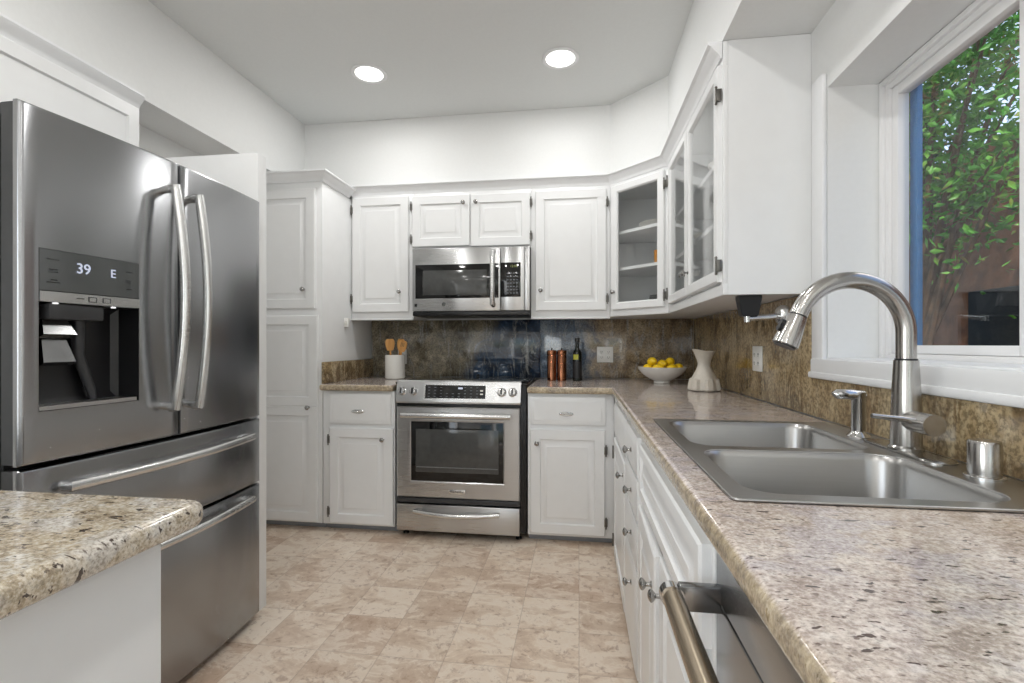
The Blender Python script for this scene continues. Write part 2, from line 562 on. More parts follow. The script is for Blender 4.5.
def cup_pull(x, z, parent, y=-.02):
    g = G()
    g.loops([[(x + a * sx, y - d, z + b * sx) for a, b in [(.042 * math.cos(t), .013 * math.sin(t)) for t in [2 * PI * i / 28 for i in range(28)]]] for sx, d in ((1, -.001), (1, .003), (.82, .006))])
    g.tube([(x - .03 + .06 * i / 10, y - .004 - .018 * math.sin(PI * i / 10), z + .002) for i in range(11)], .0048, 10)
    return obj('cup_pull', g, 'steel_bright', parent)

def door(x0, x1, z0, z1, parent, knob_at=None, hinges=(), hx=None, glassy=False, splits=None):
    g = G()
    if glassy: frame_front(g, x0, x1, z0, z1)
    elif splits:
        for a, b in zip([z0] + splits, splits + [z1]): panel_front(g, x0, x1, a, b)
    else: panel_front(g, x0, x1, z0, z1)
    d = obj('door', g, 'cab', parent)
    if glassy:
        gg = G().box(x0 + .044, x1 - .044, -.010, -.007, z0 + .044, z1 - .044)
        obj('glass_pane', gg, 'cabglass', d)
    if knob_at: knob(knob_at[0], knob_at[1], d)
    for hz in hinges: hinge(hx, hz, d)
    return d

def drawer(x0, x1, z0, z1, parent, pull=None, knob_at=None):
    g = G()
    slab_front(g, x0, x1, z0, z1)
    d = obj('drawer', g, 'cab', parent)
    if pull: cup_pull(pull[0], pull[1], d)
    if knob_at: knob(knob_at[0], knob_at[1], d)
    return d

# ------------------------------------------------------------------ the room
XL, XR, YB, YF, ZC = -2.22, .83, 3.62, -3.2, 2.77
CT = .928                                    # counter top height
for nm, mt, za, zb in (('floor', 'floor', -.06, 0), ('ceiling', 'ceil', ZC, ZC + .08)):
    pl = [(XL - .1, YF - .1), (1.9, YF - .1), (1.9, -.6), (XR + .23, -.6), (XR + .23, YB + .1), (XL - .1, YB + .1)]
    struct(obj(nm, G().loops([[(x, y, z) for x, y in pl] for z in (za, zb)]), mt, smooth=False))
struct(obj('wall_back', G().box(XL - .1, XR + .23, YB, YB + .1, 0, ZC), 'wall', smooth=False))
g = G().box(XL - .1, XL, -.55, YB, 0, ZC).box(XL - .1, XL, YF, -2.95, 0, ZC).box(XL - .1, XL, -2.95, -.55, 2.15, ZC)
struct(obj('wall_left', g, 'wall', smooth=False))
WY0, WY1, WZ0, WZ1 = .72, 1.765, 1.13, 2.045        # kitchen window opening
XO = 1.06
g = G()
g.box(XR, XO, WY1, YB, 0, ZC).box(XR, XO, -.6, WY0, 0, ZC).box(XR, XO, WY0, WY1, 0, WZ0).box(XR, XO, WY0, WY1, WZ1, ZC)
struct(obj('wall_right', g, 'wall', smooth=False))
g = G().box(XR + .0, 1.9, -.72, -.6, 0, ZC)
struct(obj('wall_right_return', g, 'wall', smooth=False)).name = 'wall_return'
struct(obj('wall_dining', G().box(1.8, 1.9, YF, -.72, 0, ZC), 'wall', smooth=False))
RX0, RX1, RZ0, RZ1 = -.68, .14, 1.15, 1.86           # rear garden window
g = G()
g.box(XL - .1, RX0, YF - .1, YF, 0, ZC).box(RX1, .3, YF - .1, YF, 0, ZC).box(RX0, RX1, YF - .1, YF, 0, RZ0).box(RX0, RX1, YF - .1, YF, RZ1, ZC)
g.box(.3, 1.8, YF - .1, YF, 2.2, ZC)
struct(obj('wall_rear', g, 'wall', smooth=False))

# soffit above the cabinets, following the diagonal corner, and along the left wall
SZ = 2.30
poly = [(XL, YB), (XR, YB), (XR, -.6), (.525, -.6), (.525, 2.97), (.205, 3.285), (-1.975, 3.285), (-1.975, -.4), (XL, -.4)]
s_ = outline('wall_soffit', [poly], SZ, ZC, .0005, 'wall', res=0)
struct(s_)

# crown moulding: one profile swept along each run
def crown(name, path, top, h=.062, out=.05):
    prof = [(0, -h), (.006, -h), (.010, -h + .012), (.016, -h + .020), (.030, -h + .034), (.038, -h + .046), (out - .004, -h + .050), (out, -h + .053), (out, 0), (0, 0)]
    g = G()
    P = [Vector(p) for p in path]
    lps = []
    for i, p in enumerate(P):
        d0 = (P[i] - P[i - 1]).normalized() if i else (P[1] - P[0]).normalized()
        d1 = (P[i + 1] - P[i]).normalized() if i < len(P) - 1 else d0
        n0, n1 = Vector((d0.y, -d0.x)), Vector((d1.y, -d1.x))
        b = (n0 + n1).normalized()
        k = 1 / max(.3, b.dot(n0))
        lps.append([(p.x + b.x * q * k, p.y + b.y * q * k, top + z) for q, z in prof])
    g.loops(lps)
    return struct(obj(name, g, 'trim', angle=25))
crown('trim_1', [(-1.612, 3.283), (.205, 3.283), (.523, 2.968), (.523, 1.879)], SZ - .002)
crown('trim_2', [(-2.20, 2.878), (-1.612, 2.878), (-1.612, 3.24)], SZ - .028)
crown('trim_3', [(-1.984, .52), (-1.984, 1.95)], SZ + .008, .062, .035)
M_base = 'toe'

# ------------------------------------------------------------------ kitchen window
w1 = thing('window_1', 'white vinyl sliding window above the sink', 'window'); struct(w1)
FX0, FX1 = .985, 1.05
g = G()
def ringx(g, x0, x1, y0, y1, z0, z1, t, bev=.003, tb=None):
    tb = tb or t
    g.box(x0, x1, y0, y0 + t, z0, z1, bev).box(x0, x1, y1 - t, y1, z0, z1, bev).box(x0, x1, y0 + t, y1 - t, z0, z0 + tb, bev).box(x0, x1, y0 + t, y1 - t, z1 - t, z1, bev)
ringx(g, FX0 + .012, FX1, WY0 + .002, WY1 - .002, WZ0 + .002, WZ1 - .002, .036, tb=.018)
ringx(g, FX0, FX0 + .014, WY0 + .002, WY1 - .002, WZ0 + .002, WZ1 - .002, .018, tb=.012)
obj('frame', g, 'vinyl', w1)
g = G(); ringx(g, FX0 + .018, FX1 - .012, 1.235, WY1 - .039, WZ0 + .021, WZ1 - .039, .031, tb=.025)
sash = obj('sash', g, 'vinyl', w1)
obj('glass_pane', G().box(FX0 + .034, FX0 + .039, 1.265, WY1 - .069, WZ0 + .045, WZ1 - .069), 'glass', sash, smooth=False)
g = G(); ringx(g, FX0 + .030, FX1 - .002, WY0 + .039, 1.262, WZ0 + .021, WZ1 - .039, .031, tb=.025)
sash = obj('sash', g, 'vinyl', w1)
obj('glass_pane', G().box(FX0 + .045, FX0 + .050, WY0 + .069, 1.232, WZ0 + .045, WZ1 - .069), 'glass', sash, smooth=False)
obj('exterior_jamb', G().box(FX1 + .001, FX1 + .017, WY1 - .084, WY1 - .05, WZ0, WZ1, .002), 'blue', w1)['label'] = 'blue painted outer jamb'
# flat casing on the left and the stool below
g = G()
g.box(XR - .018, XR, WY1, WY1 + .078, WZ0 - .068, WZ1 + .05, .006)
obj('casing', g, 'trim', w1)
obj('stool', G().box(XR - .022, XR, WY0 - .09, WY1 + .078, WZ0 - .0675, WZ0, .007), 'trim', w1)
obj('bead', G().box(XR - .028, XR, WY0 - .09, WY1 + .082, WZ0 - .0685, WZ0 - .046, .006), 'trim', w1)
obj('sill', G().box(XR - .004, FX0, WY0 + .001, WY1 - .001, WZ0 - .002, WZ0 + .004, .0015), 'trim', w1)

# rear window; unseen glass doors added behind the viewer to carry fill light
w2 = thing('window_2', 'white garden window in the rear wall', 'window'); struct(w2)
g = G()
for a in ((RX0, RX0 + .05, RZ0, RZ1), (RX1 - .05, RX1, RZ0, RZ1), (RX0 + .05, RX1 - .05, RZ0, RZ0 + .05), (RX0 + .05, RX1 - .05, RZ1 - .05, RZ1)):
    g.box(a[0], a[1], YF - .08, YF - .03, a[2], a[3], .003)
obj('frame', g, 'vinyl', w2)
obj('glass_pane', G().box(RX0 + .045, RX1 - .045, YF - .057, YF - .052, RZ0 + .045, RZ1 - .045), 'glass', w2, smooth=False)
d1 = thing('added_door_1', 'unseen sliding glass doors on the dining side, added for fill light', 'door'); struct(d1)
g = G()
for a in ((-2.95, -2.88, 0.02, 2.15), (-1.79, -1.71, 0.02, 2.15), (-.62, -.55, 0.02, 2.15)): g.box(XL - .075, XL - .03, a[0], a[1], a[2], a[3], .003)
for a in ((-2.88, -1.79), (-1.71, -.62)): g.box(XL - .075, XL - .03, a[0], a[1], .02, .10, .003).box(XL - .075, XL - .03, a[0], a[1], 2.08, 2.15, .003)
obj('frame', g, 'vinyl', d1)  # frame of the added unseen doors, dining side
d2 = thing('added_door_2', 'unseen sliding glass doors in the rear wall, added for fill light', 'door'); struct(d2)
g = G()
for a in ((.3, .37), (1.01, 1.09), (1.73, 1.8)): g.box(a[0], a[1], YF - .075, YF - .03, .02, 2.2, .003)
for a in ((.37, 1.01), (1.09, 1.73)): g.box(a[0], a[1], YF - .075, YF - .03, .02, .1, .003).box(a[0], a[1], YF - .075, YF - .03, 2.13, 2.2, .003)
obj('frame', g, 'vinyl', d2)  # frame of the added unseen doors, rear wall

# ------------------------------------------------------------------ recessed ceiling lights
def downlight(x, y, label):
    t = thing('recessed_light', label, 'ceiling light', (x, y, ZC), 0, 'recessed ceiling lights')
    g = G()
    g.lathe([(.078, 0), (.102, 0), (.104, -.003), (.100, -.007), (.086, -.008), (.080, -.004)], (0, 0, 0), 40, False, False)
    obj('trim_ring', g, 'trim', t)
    g = G().lathe([(.0, -.0035), (.081, -.0035), (.081, -.001), (.0, -.001)], (0, 0, 0), 36, False, False)
    obj('lens', g, 'lamp', t)
    area('lamp', (0, 0, -.012), (0, 0, 0), .15, .15, DOWNLIGHT_W, (1, .99, .975), 'DISK', PI, t)
    return t
downlight(-1.222, 2.71, 'left of the two lit recessed ceiling lights over the range side')
downlight(-.102, 2.71, 'right of the two lit recessed ceiling lights nearer the glass cabinets')
for i, (x, y) in enumerate([(-1.222, 1.15), (-.102, 1.15), (-1.222, -.4), (-.102, -.4), (-1.222, -1.95), (-.102, -1.95)]):  # six more downlights added out of view for soft fill
    downlight(x, y, 'unseen recessed ceiling light added for fill, row %s' % ('first second third'.split()[i // 2]))

# ------------------------------------------------------------------ base cabinets
def base_body(name, label, loc, rz, w, depth, x_toe=None, toe=.05, toe_h=.045, z1=.886):
    t = thing(name, label, 'cabinet', loc, rz)
    g = G().box(0, w, 0, depth, toe_h, z1, .0015)
    obj('body', g, 'cab', t)
    g = G().box(.0, w, toe, depth - .01, 0.001, toe_h - .001, .001)
    obj('toe_kick', g, 'toe', t)
    return t
FY = 2.88
def open_body(name, label, y_far, y_near):
    w = y_far - y_near
    t = thing(name, label, 'cabinet', (FXR, y_far, 0), RN)
    g = G().box(0, .018, .0, .585, .045, .886, .001).box(w - .018, w, .0, .585, .045, .886, .001).box(.018, w - .018, .567, .585, .045, .886).box(.018, w - .018, .0, .567, .045, .063)
    obj('body', g, 'cab', t)
    g = G().box(.018, w - .018, -.0, .018, .687, .886, .001).box(.018, .05, 0, .018, .063, .687, .001).box(w - .05, w - .018, 0, .018, .063, .687, .001)
    obj('face_frame', g, 'cab', t)
    obj('toe_kick', G().box(.0, w, .012, .575, .001, .044, .001), 'toe', t)
    return t
FXR = .205
RN = -PI / 2
bl = base_body('base_cabinet', 'white base cabinet left of the range, one drawer over one door', (-1.605, FY, 0), 0, .473, .70)
drawer(.05, .452, .682, .868, bl, pull=(.240, .760))
door(.05, .468, .056, .656, bl, (.405, .590), (.13, .58), .045)
br = base_body('base_cabinet', 'white base cabinet right of the range, one drawer over one door', (-.302, FY, 0), 0, .506, .70)
drawer(.015, .455, .705, .868, br, pull=(.228, .770))
door(.015, .452, .060, .676, br, (.056, .596), (.14, .56), .457)

def run_unit(label, y_far, y_near, name='base_cabinet', toe=.012):
    return base_body(name, label, (FXR, y_far, 0), RN, y_far - y_near, .585, toe=toe)
cu_ = run_unit('white corner base cabinet between the back run and the stack of four drawers', 2.86, 2.065)
drawer(.21, .80, .70, .868, cu_)
door(.21, .80, .06, .682, cu_, (.755, .622), (.13, .60), .205)
ds = run_unit('white base cabinet with a stack of four drawers and knobs', 2.06, 1.640, 'drawer_cabinet')
for z0, z1, kz in ((.735, .868, .803), (.585, .72, .659), (.425, .570, .508), (.06, .41, .33)):
    drawer(.02, .405, z0, z1, ds, knob_at=(.285, kz))
sk = open_body('sink_cabinet', 'white sink base cabinet with two doors below the sink, one slightly open', 1.636, .774)
g = G(); panel_front(g, .075, .846, .705, .868, rail=.03)
obj('false_drawer_front', g, 'cab', sk)
dl = door(0, .380, .06, .680, sk, (.340, .595))
dl.location = (.082, -.002, 0); dl.rotation_euler = (0, 0, R(-1.3))
door(.466, .846, .06, .685, sk, (.505, .61))

# dishwasher
dw = thing('dishwasher', 'stainless steel dishwasher under the counter beside the sink cabinet', 'dishwasher', (FXR, .770, 0), RN)
obj('tub', G().box(.004, .60, .01, .57, .02, .884, .002), 'darkgrey', dw)
g = G().box(.002, .602, .000, .0095, .10, .795, .003)
dd = obj('door', g, 'fridge', dw)
obj('control_strip', G().box(.002, .602, .000, .0095, .798, .886, .003), 'fridge', dw)
obj('toe_grille', G().box(.01, .595, .03, .05, .005, .095, .002), 'black', dw)
g = G()
g.tube([(.022, -.068, .806), (.583, -.068, .806)], .0152, 20)
hd = obj('handle', g, 'bronze', dw)
for a in (.012, .575):
    obj('handle_collar', G().loops([[(a + dx * 1.0, -.068 + .0172 * math.cos(t), .806 + .0172 * math.sin(t)) for t in [2 * PI * i / 20 for i in range(20)]] for dx in (0, .018)]), 'chrome', hd)
    g = G().box(a + .001, a + .017, -.058, .001, .786, .824, .002)
    obj('handle_bracket', g, 'darkchrome', hd)

# ------------------------------------------------------------------ counters and backsplashes
CB = CT - .040
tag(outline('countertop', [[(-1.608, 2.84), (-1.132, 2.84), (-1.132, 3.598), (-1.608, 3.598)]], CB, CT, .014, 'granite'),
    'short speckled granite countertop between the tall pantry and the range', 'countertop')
SX0, SX1, SY0, SY1 = .242, .790, .816, 1.652
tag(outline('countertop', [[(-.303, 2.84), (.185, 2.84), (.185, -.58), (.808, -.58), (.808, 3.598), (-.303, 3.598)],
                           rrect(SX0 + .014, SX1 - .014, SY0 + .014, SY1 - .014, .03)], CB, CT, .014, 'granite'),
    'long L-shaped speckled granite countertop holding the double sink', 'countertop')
tag(obj('backsplash', G().box(-1.606, -1.588, 2.86, 3.598, CT + .001, 1.066, .002), 'splash'),
    'low brown stone upstand against the tall pantry side', 'backsplash')
tag(obj('backsplash', G().box(-1.604, -.285, 3.600, 3.619, CT + .001, 1.361, .001), 'splash_back'),
    'olive and blue stone backsplash behind the crock and the range', 'backsplash')
tag(obj('backsplash', G().box(-.284, .809, 3.600, 3.619, CT + .001, 1.361, .001), 'splash_back'),
    'brown stone backsplash behind the bottle and the lemon bowl', 'backsplash')
g = G()
pl = [(3.598, CT + .001), (-.58, CT + .001), (-.58, 1.061), (1.846, 1.061), (1.846, 1.358), (3.598, 1.358)]
g.loops([[(x, y, z) for y, z in pl] for x in (.810, .829)])
tag(obj('backsplash', g, 'splash', smooth=False), 'golden brown stone backsplash on the window wall behind the faucet', 'backsplash')

# ------------------------------------------------------------------ pantry and wall cabinets
pa = thing('pantry_cabinet', 'tall white pantry cabinet in the corner beyond the refrigerator', 'cabinet', (-2.20, FY, 0))
obj('body', G().box(0, .588, 0, .735, .045, 2.21, .0015), 'cab', pa)
obj('toe_kick', G().box(0, .588, .05, .7, .001, .044, .001), 'toe', pa)
door(.02, .548, 1.405, 2.165, pa, (.475, 1.525), (1.5, 2.07), .015)
door(.02, .565, .056, 1.362, pa, (.508, .780), (.2, 1.2), .015, splits=[.785])
g = G().box(.195, .212, -.030, -.019, .755, .825, .002).box(.198, .209, -.036, -.028, .77, .81, .002)
obj('latch', g, 'black', pa)

UZ0, UZ1, UY = 1.362, 2.238, 3.28
def upper(label, x0, x1, z0=UZ0, z1=UZ1, rail=True):
    t = thing('wall_cabinet', label, 'cabinet', (x0, UY, 0))
    g = G().box(0, x1 - x0, 0, .318, z0, z1, .0015)
    obj('body', g, 'cab', t)
    return t
u1 = upper('white wall cabinet with one raised panel door between pantry and microwave', -1.610, -1.150)
obj('light_rail', G().box(.0, .46, -.012, .02, UZ0 - .014, UZ0 - .001, .004), 'cab', u1)
door(.012, .428, 1.404, 2.218, u1, (.365, 1.545), (1.50, 2.13), .007)
u2 = upper('short white wall cabinet with two small doors above the microwave', -1.149, -.323, 1.835)
door(-.008, .404, 1.856, 2.212, u2, (.362, 2.15), (1.91, 2.14), -.013)
door(.410, .823, 1.850, 2.208, u2, (.450, 2.15), (1.91, 2.14), .828)
u3 = upper('white wall cabinet with one raised panel door right of the microwave', -.322, .204)
obj('light_rail', G().box(.0, .526, -.012, .02, UZ0 - .014, UZ0 - .001, .004), 'cab', u3)
door(.030, .502, 1.404, 2.212, u3, (.067, 1.540), (1.48, 2.12), .507)

def hollow(name, label, loc, rz, pts, z0, z1, shelves, frame):
    """open fronted case: pts is the plan outline (back and sides), first and last points on the front plane"""
    t = thing(name, label, 'cabinet', loc, rz)
    g = G()
    th = .016
    inner = []
    P = [Vector(p) for p in pts]
    n = len(P)
    for i in range(n):                        # offset inwards for the thickness of the sides
        d0 = (P[i] - P[i - 1]).normalized() if i else (P[1] - P[0]).normalized()
        d1 = (P[i + 1] - P[i]).normalized() if i < n - 1 else d0
        n0, n1 = Vector((d0.y, -d0.x)), Vector((d1.y, -d1.x))
        b = (n0 + n1).normalized()
        inner.append(P[i] + b * (th / max(.3, b.dot(n0))))
    lp = lambda z: [(p.x, p.y, z) for p in P] + [(p.x, p.y, z) for p in reversed(inner)]
    g.loops([lp(z0), lp(z1)])
    for za, zb in ((z0, z0 + th), (z1 - th, z1)):
        g.loops([[(p.x, p.y, z) for p in inner] for z in (za + .0003, zb - .0003)])
    obj('body', g, 'cab', t, smooth=False)
    for sz in shelves:
        g = G().loops([[(p.x, p.y + (.012 if k in (0, n - 1) else -.001), z) for k, p in enumerate([q * .985 + Vector((inner[0].x + inner[-1].x, 0)) * .0075 for q in inner])] for z in (sz, sz + .019)])
        obj('shelf', g, 'cab', t, smooth=False)
    g = G()
    for a in frame: g.box(*a, .001)
    obj('face_frame', g, 'cab', t)
    return t
# diagonal corner unit: front from (.205, 3.28) to (.525, 2.968)
DX, DY = .525 - .206, 2.968 - 3.279
DW_ = math.hypot(DX, DY)
phi = math.atan2(DY, DX)
def to_diag(x, y):
    dx, dy = x - .206, y - 3.279
    return (dx * math.cos(phi) + dy * math.sin(phi), -dx * math.sin(phi) + dy * math.cos(phi))
dpts = [to_diag(*p) for p in ((.206, 3.302), (.206, 3.598), (.808, 3.598), (.808, 2.968), (.548, 2.968))]
dg_ = hollow('corner_wall_cabinet', 'white diagonal corner wall cabinet with a single glass door', (.206, 3.279, 0), phi, dpts, UZ0, UZ1, [1.665, 1.905],
             [(0, DW_, -.001, .017, UZ0, UZ0 + .04), (0, DW_, -.001, .017, UZ1 - .03, UZ1), (0, .03, -.001, .017, UZ0 + .04, UZ1 - .03), (DW_ - .03, DW_, -.001, .017, UZ0 + .04, UZ1 - .03)])
door(.022, DW_ - .022, 1.402, 2.214, dg_, (.048, 1.52), (1.47, 2.13), DW_ - .016, glassy=True)

# glass-fronted pair on the window wall
YN, YD = 1.878, 2.966
RW = YD - YN
rpts = [(0, .0172), (0, .3022), (RW, .3022), (RW, .0172)]
rg_ = hollow('glass_wall_cabinet', 'white wall cabinet with two glass doors beside the window', (.527, YD, 0), RN, rpts, UZ0, SZ - .0015, [1.665, 1.905],
             [(0, RW, -.001, .017, UZ0, UZ0 + .04), (0, RW, -.001, .017, UZ1 - .03, SZ - .002), (0, .06, -.001, .017, UZ0 + .04, UZ1 - .03), (RW - .03, RW, -.001, .017, UZ0 + .04, UZ1 - .03)])
door(.075, .555, 1.410, 2.214, rg_, (.525, 1.515), (1.47, 2.12), .070, glassy=True)
door(.560, RW - .012, 1.410, 2.214, rg_, (.595, 1.515), (1.47, 2.10), RW - .006, glassy=True)
# dishes behind the glass
def plates(x, y, z, n, r, label):
    for k in range(n):
        g = G().lathe([(r * .55, 0), (r * .6, .004), (r, .016), (r, .018), (r * .6, .008), (0, .006)], (0, 0, 0), 32, True, False)
        o = obj('plate', g, 'ceramic')
        o.location = (x, y, z + .0085 * k)
        tag(o, label % ('lowest', 'second from the bottom', 'third from the bottom', 'topmost')[k if k < n - 1 else 3], 'plate', 'plates in the corner cabinet')
def bowl_at(x, y, z, r, h, label, cat='bowl', name='bowl', mat='ceramic'):
    g = G().lathe([(r * .45, 0), (r * .48, .006), (r * .8, h * .5), (r, h), (r * .96, h), (r * .75, h * .5), (r * .4, .012), (0, .010)], (0, 0, 0), 32, True, False)
    o = obj(name, g, mat); o.location = (x, y, z)
    return tag(o, label, cat)
plates(.505, 3.26, 1.9245, 4, .115, 'white dinner plate, %s of the stack on the corner cabinet top shelf')
g = G().lathe([(.030, 0), (.034, .004), (.036, .085), (.032, .088), (.031, .008), (0, .006)], (0, 0, 0), 24, True, False)
o = obj('cup', g, 'amber'); o.location = (.505, 3.16, 1.685); tag(o, 'small amber cup on the middle shelf of the corner glass cabinet', 'cup')
bowl_at(.41, 3.24, 1.379, .10, .075, 'white bowl on the bottom of the corner glass cabinet')
g = G().box(-.11, .11, -.006, .006, 0, .15, .004)
o = obj('cutting_board', g, 'grey'); o.location = (.55, 3.42, 1.379); o.rotation_euler = (R(-14), 0, R(-45)); tag(o, 'grey board leaning at the back of the corner glass cabinet', 'board')
bowl_at(.675, 2.62, 1.6845, .085, .06, 'white bowl on the middle shelf of the cabinet beside the window')
bowl_at(.675, 2.30, 1.9245, .095, .07, 'white bowl on the top shelf of the cabinet beside the window')
bowl_at(.675, 2.66, 1.379, .095, .07, 'white bowl on the bottom of the cabinet beside the window')

# over-refrigerator cabinet
of = thing('wall_cabinet', 'white wall cabinet with one wide recessed door above the refrigerator', 'cabinet', (-1.985, .55, 0), PI / 2)
obj('body', G().box(0, 1.398, 0, .22, 1.83, 2.245, .0015), 'cab', of)
g = G(); panel_front(g, .02, 1.392, 1.84, 2.243, rail=.055, raised=False)
obj('door', g, 'cab', of)
tag(obj('divider_board', G().box(-2.21, -1.398, 1.957, 2.018, 0, 2.022, .002), 'cab'), 'tall white divider board standing at the far side of the refrigerator', 'divider')

# ------------------------------------------------------------------ refrigerator
FW = .892
fr = thing('refrigerator', 'stainless steel french door refrigerator with water dispenser', 'refrigerator', (-1.378, 1.026, 0), PI / 2 - R(1.4))
def bulge(x):
    return -.026 * (1 - ((x - FW / 2) / (FW / 2)) ** 2)
def curved(g, x0, x1, z0, z1, back=.022, hole=None, nx=16):
    xs = sorted(set([x0, x0 + .003, x0 + .009] + [x0 + .009 + (x1 - x0 - .018) * i / nx for i in range(nx + 1)] + [x1 - .003, x1]))
    zs = [z0, z0 + .003, z0 + .009, z1 - .009, z1 - .003, z1]
    if hole:
        xs = [x for x in xs if all(abs(x - h) > .004 for h in hole[:2])] + list(hole[:2]); xs.sort()
        zs += list(hole[2:]); zs.sort()
    def yy(x, z):
        e = min(x - x0, x1 - x, z - z0, z1 - z)
        r = .010 if e < .001 else (.003 if e < .004 else 0)
        return bulge(x) + r
    vs = {}
    for i, x in enumerate(xs):
        for j, z in enumerate(zs): vs[i, j] = g.bm.verts.new((x, yy(x, z), z))
    for i in range(len(xs) - 1):
        for j in range(len(zs) - 1):
            cx_, cz_ = (xs[i] + xs[i + 1]) / 2, (zs[j] + zs[j + 1]) / 2
            if hole and hole[0] < cx_ < hole[1] and hole[2] < cz_ < hole[3]: continue
            g.bm.faces.new((vs[i, j], vs[i + 1, j], vs[i + 1, j + 1], vs[i, j + 1]))
    nx_, nz_ = len(xs) - 1, len(zs) - 1
    ring = [(i, 0) for i in range(nx_)] + [(nx_, j) for j in range(nz_)] + [(i, nz_) for i in range(nx_, 0, -1)] + [(0, j) for j in range(nz_, 0, -1)]
    bk = [g.bm.verts.new((xs[i], back, zs[j])) for i, j in ring]
    for k in range(len(ring)):
        a, b = ring[k], ring[(k + 1) % len(ring)]
        g.bm.faces.new((vs[a], bk[k], bk[(k + 1) % len(ring)], vs[b]))
    if not hole: g.bm.faces.new(bk)
obj('case', G().box(.004, FW - .004, .070, .80, .03, 1.765, .006), 'darkgrey', fr)
obj('toe_grille', G().box(.02, FW - .02, .035, .069, .004, .028, .002), 'black', fr)
for fx in (.06, FW - .06):
    obj('foot', G().lathe([(.02, 0), (.02, .012), (.010, .014), (.010, .03)], (fx, .2, .0), 14), 'black', fr)
obj('door_gasket', G().box(.01, FW - .01, .0625, .0695, .04, 1.765, .001), 'black', fr)
H0 = (.040, .302, 1.006, 1.428)
g = G(); curved(g, .002, .4475, .872, 1.792, hole=H0)
ld = obj('door', g, 'fridge', fr)
g = G(); curved(g, .4535, FW - .002, .872, 1.792)
rd = obj('door', g, 'fridge', fr)
g = G(); curved(g, .002, FW - .002, .592, .862)
wd1 = obj('drawer', g, 'fridge', fr)
g = G(); curved(g, .002, FW - .002, .032, .584)
wd2 = obj('drawer', g, 'fridge', fr)
def liner(parent, x0, x1, z0, z1, hole=None):
    g = G()
    a, b, c, d = x0 + .003, x1 - .003, z0 + .003, z1 - .003
    if hole:
        g.box(a, hole[0] - .001, .0225, .062, c, d).box(hole[1] + .001, b, .0225, .062, c, d)
        g.box(hole[0] - .001, hole[1] + .001, .0225, .062, c, hole[2] - .001).box(hole[0] - .001, hole[1] + .001, .0225, .062, hole[3] + .001, d)
    else: g.box(a, b, .0225, .062, c, d)
    obj('liner', g, 'darkgrey', parent)
liner(ld, .002, .4475, .872, 1.792, H0)
liner(rd, .4535, FW - .002, .872, 1.792)
liner(wd1, .002, FW - .002, .592, .862)
liner(wd2, .002, FW - .002, .032, .584)
def arc_handle(p0, p1, bow, parent, r=.0150, n=18, so=.045):
    g = G()
    a, b = Vector(p0), Vector(p1)
    pts = [a.lerp(b, i / n) + Vector((0, -so - bow * math.sin(PI * i / n), 0)) for i in range(n + 1)]
    pts = [a + Vector((0, .018 - so, 0))] + pts + [b + Vector((0, .018 - so, 0))]
    g.tube(pts, [r * .9] + [r] * (n + 1) + [r * .9], 16, flat=1.0)
    h = obj('handle', g, 'steel_bright', parent)
    ax = (b - a).normalized()
    for e, s in ((a, 1), (b, -1)):
        c = e + ax * s * .006
        obj('handle_post', G().tube([c + Vector((0, .004, 0)), c + Vector((0, -so + .006, 0))], .0125, 14), 'steel_bright', h)
arc_handle((.388, bulge(.39), .972), (.388, bulge(.39), 1.690), .038, ld)
arc_handle((.484, bulge(.48), .966), (.484, bulge(.48), 1.685), .034, rd)
arc_handle((.088, bulge(.088), .803), (FW - .110, bulge(.110), .803), .036, wd1, so=.034)
arc_handle((.088, bulge(.088), .550), (FW - .110, bulge(.110), .550), .036, wd2, so=.034)
# dispenser
hx0, hx1, hz0, hz1 = H0
yb = bulge(.17)
g = G()
def follow(g, x0, x1, z0, z1, dy, back, n=8):
    g.loops([[(x0 + (x1 - x0) * i / n, bulge(x0 + (x1 - x0) * i / n) + dy, z) for i in range(n + 1)] + [(x1, back, z), (x0, back, z)] for z in (z0, z1)])
follow(g, hx0 + .001, hx1 - .001, 1.320, hz1 - .001, -.0005, .03)
cp = obj('control_panel', g, 'paneldark', ld)
g = G(); follow(g, hx0 + .001, hx1 - .001, 1.290, 1.3175, -.003, .03)
st = obj('indicator_strip', g, 'steel_bright', ld)
g = G()
N = [(hx0, hx1, hz0, 1.290)]
x0, x1, z0, z1 = hx0 + .001, hx1 - .001, hz0 + .001, 1.289
g.loops([[(x0, bulge(x0) + .001, z0), (x1, bulge(x1) + .001, z0), (x1, bulge(x1) + .001, z1), (x0, bulge(x0) + .001, z1)],
         [(x0 + .004, .045, z0 + .004), (x1 - .004, .045, z0 + .004), (x1 - .004, .045, z1 - .002), (x0 + .004, .045, z1 - .002)],
         [(x0 + .02, .058, z0 + .03), (x1 - .02, .058, z0 + .03), (x1 - .02, .058, z1 - .02), (x0 + .02, .058, z1 - .02)]], False, True)
obj('dispenser_recess', g, 'black', ld)
g = G()   # spout housing and chute
cxd = .155
g.box(x0 + .02, x0 + .165, yb + .006, .046, 1.245, 1.288, .006)
g.tube([(cxd + .018, .040, 1.25), (cxd + .018, .042, 1.15), (cxd + .05, .038, 1.05), (cxd + .06, .036, 1.012)], [.016, .015, .012, .008], 12)
obj('spout_housing', g, 'darkgrey', ld)
def paddle(z0, z1, w0, w1, y0, y1, cx):
    g = G()
    g.loops([[(cx - w0, y0, z1), (cx + w0, y0, z1), (cx + w0, y0 + .012, z1), (cx - w0, y0 + .012, z1)],
             [(cx - w1, y1, z0 + .01), (cx + w1, y1, z0 + .01), (cx + w1, y1 + .014, z0), (cx - w1, y1 + .014, z0)]])
    return obj('dispenser_paddle', g, 'darkchrome', ld)
paddle(1.196, 1.246, .030, .042, yb + .030, yb + .010, .092)
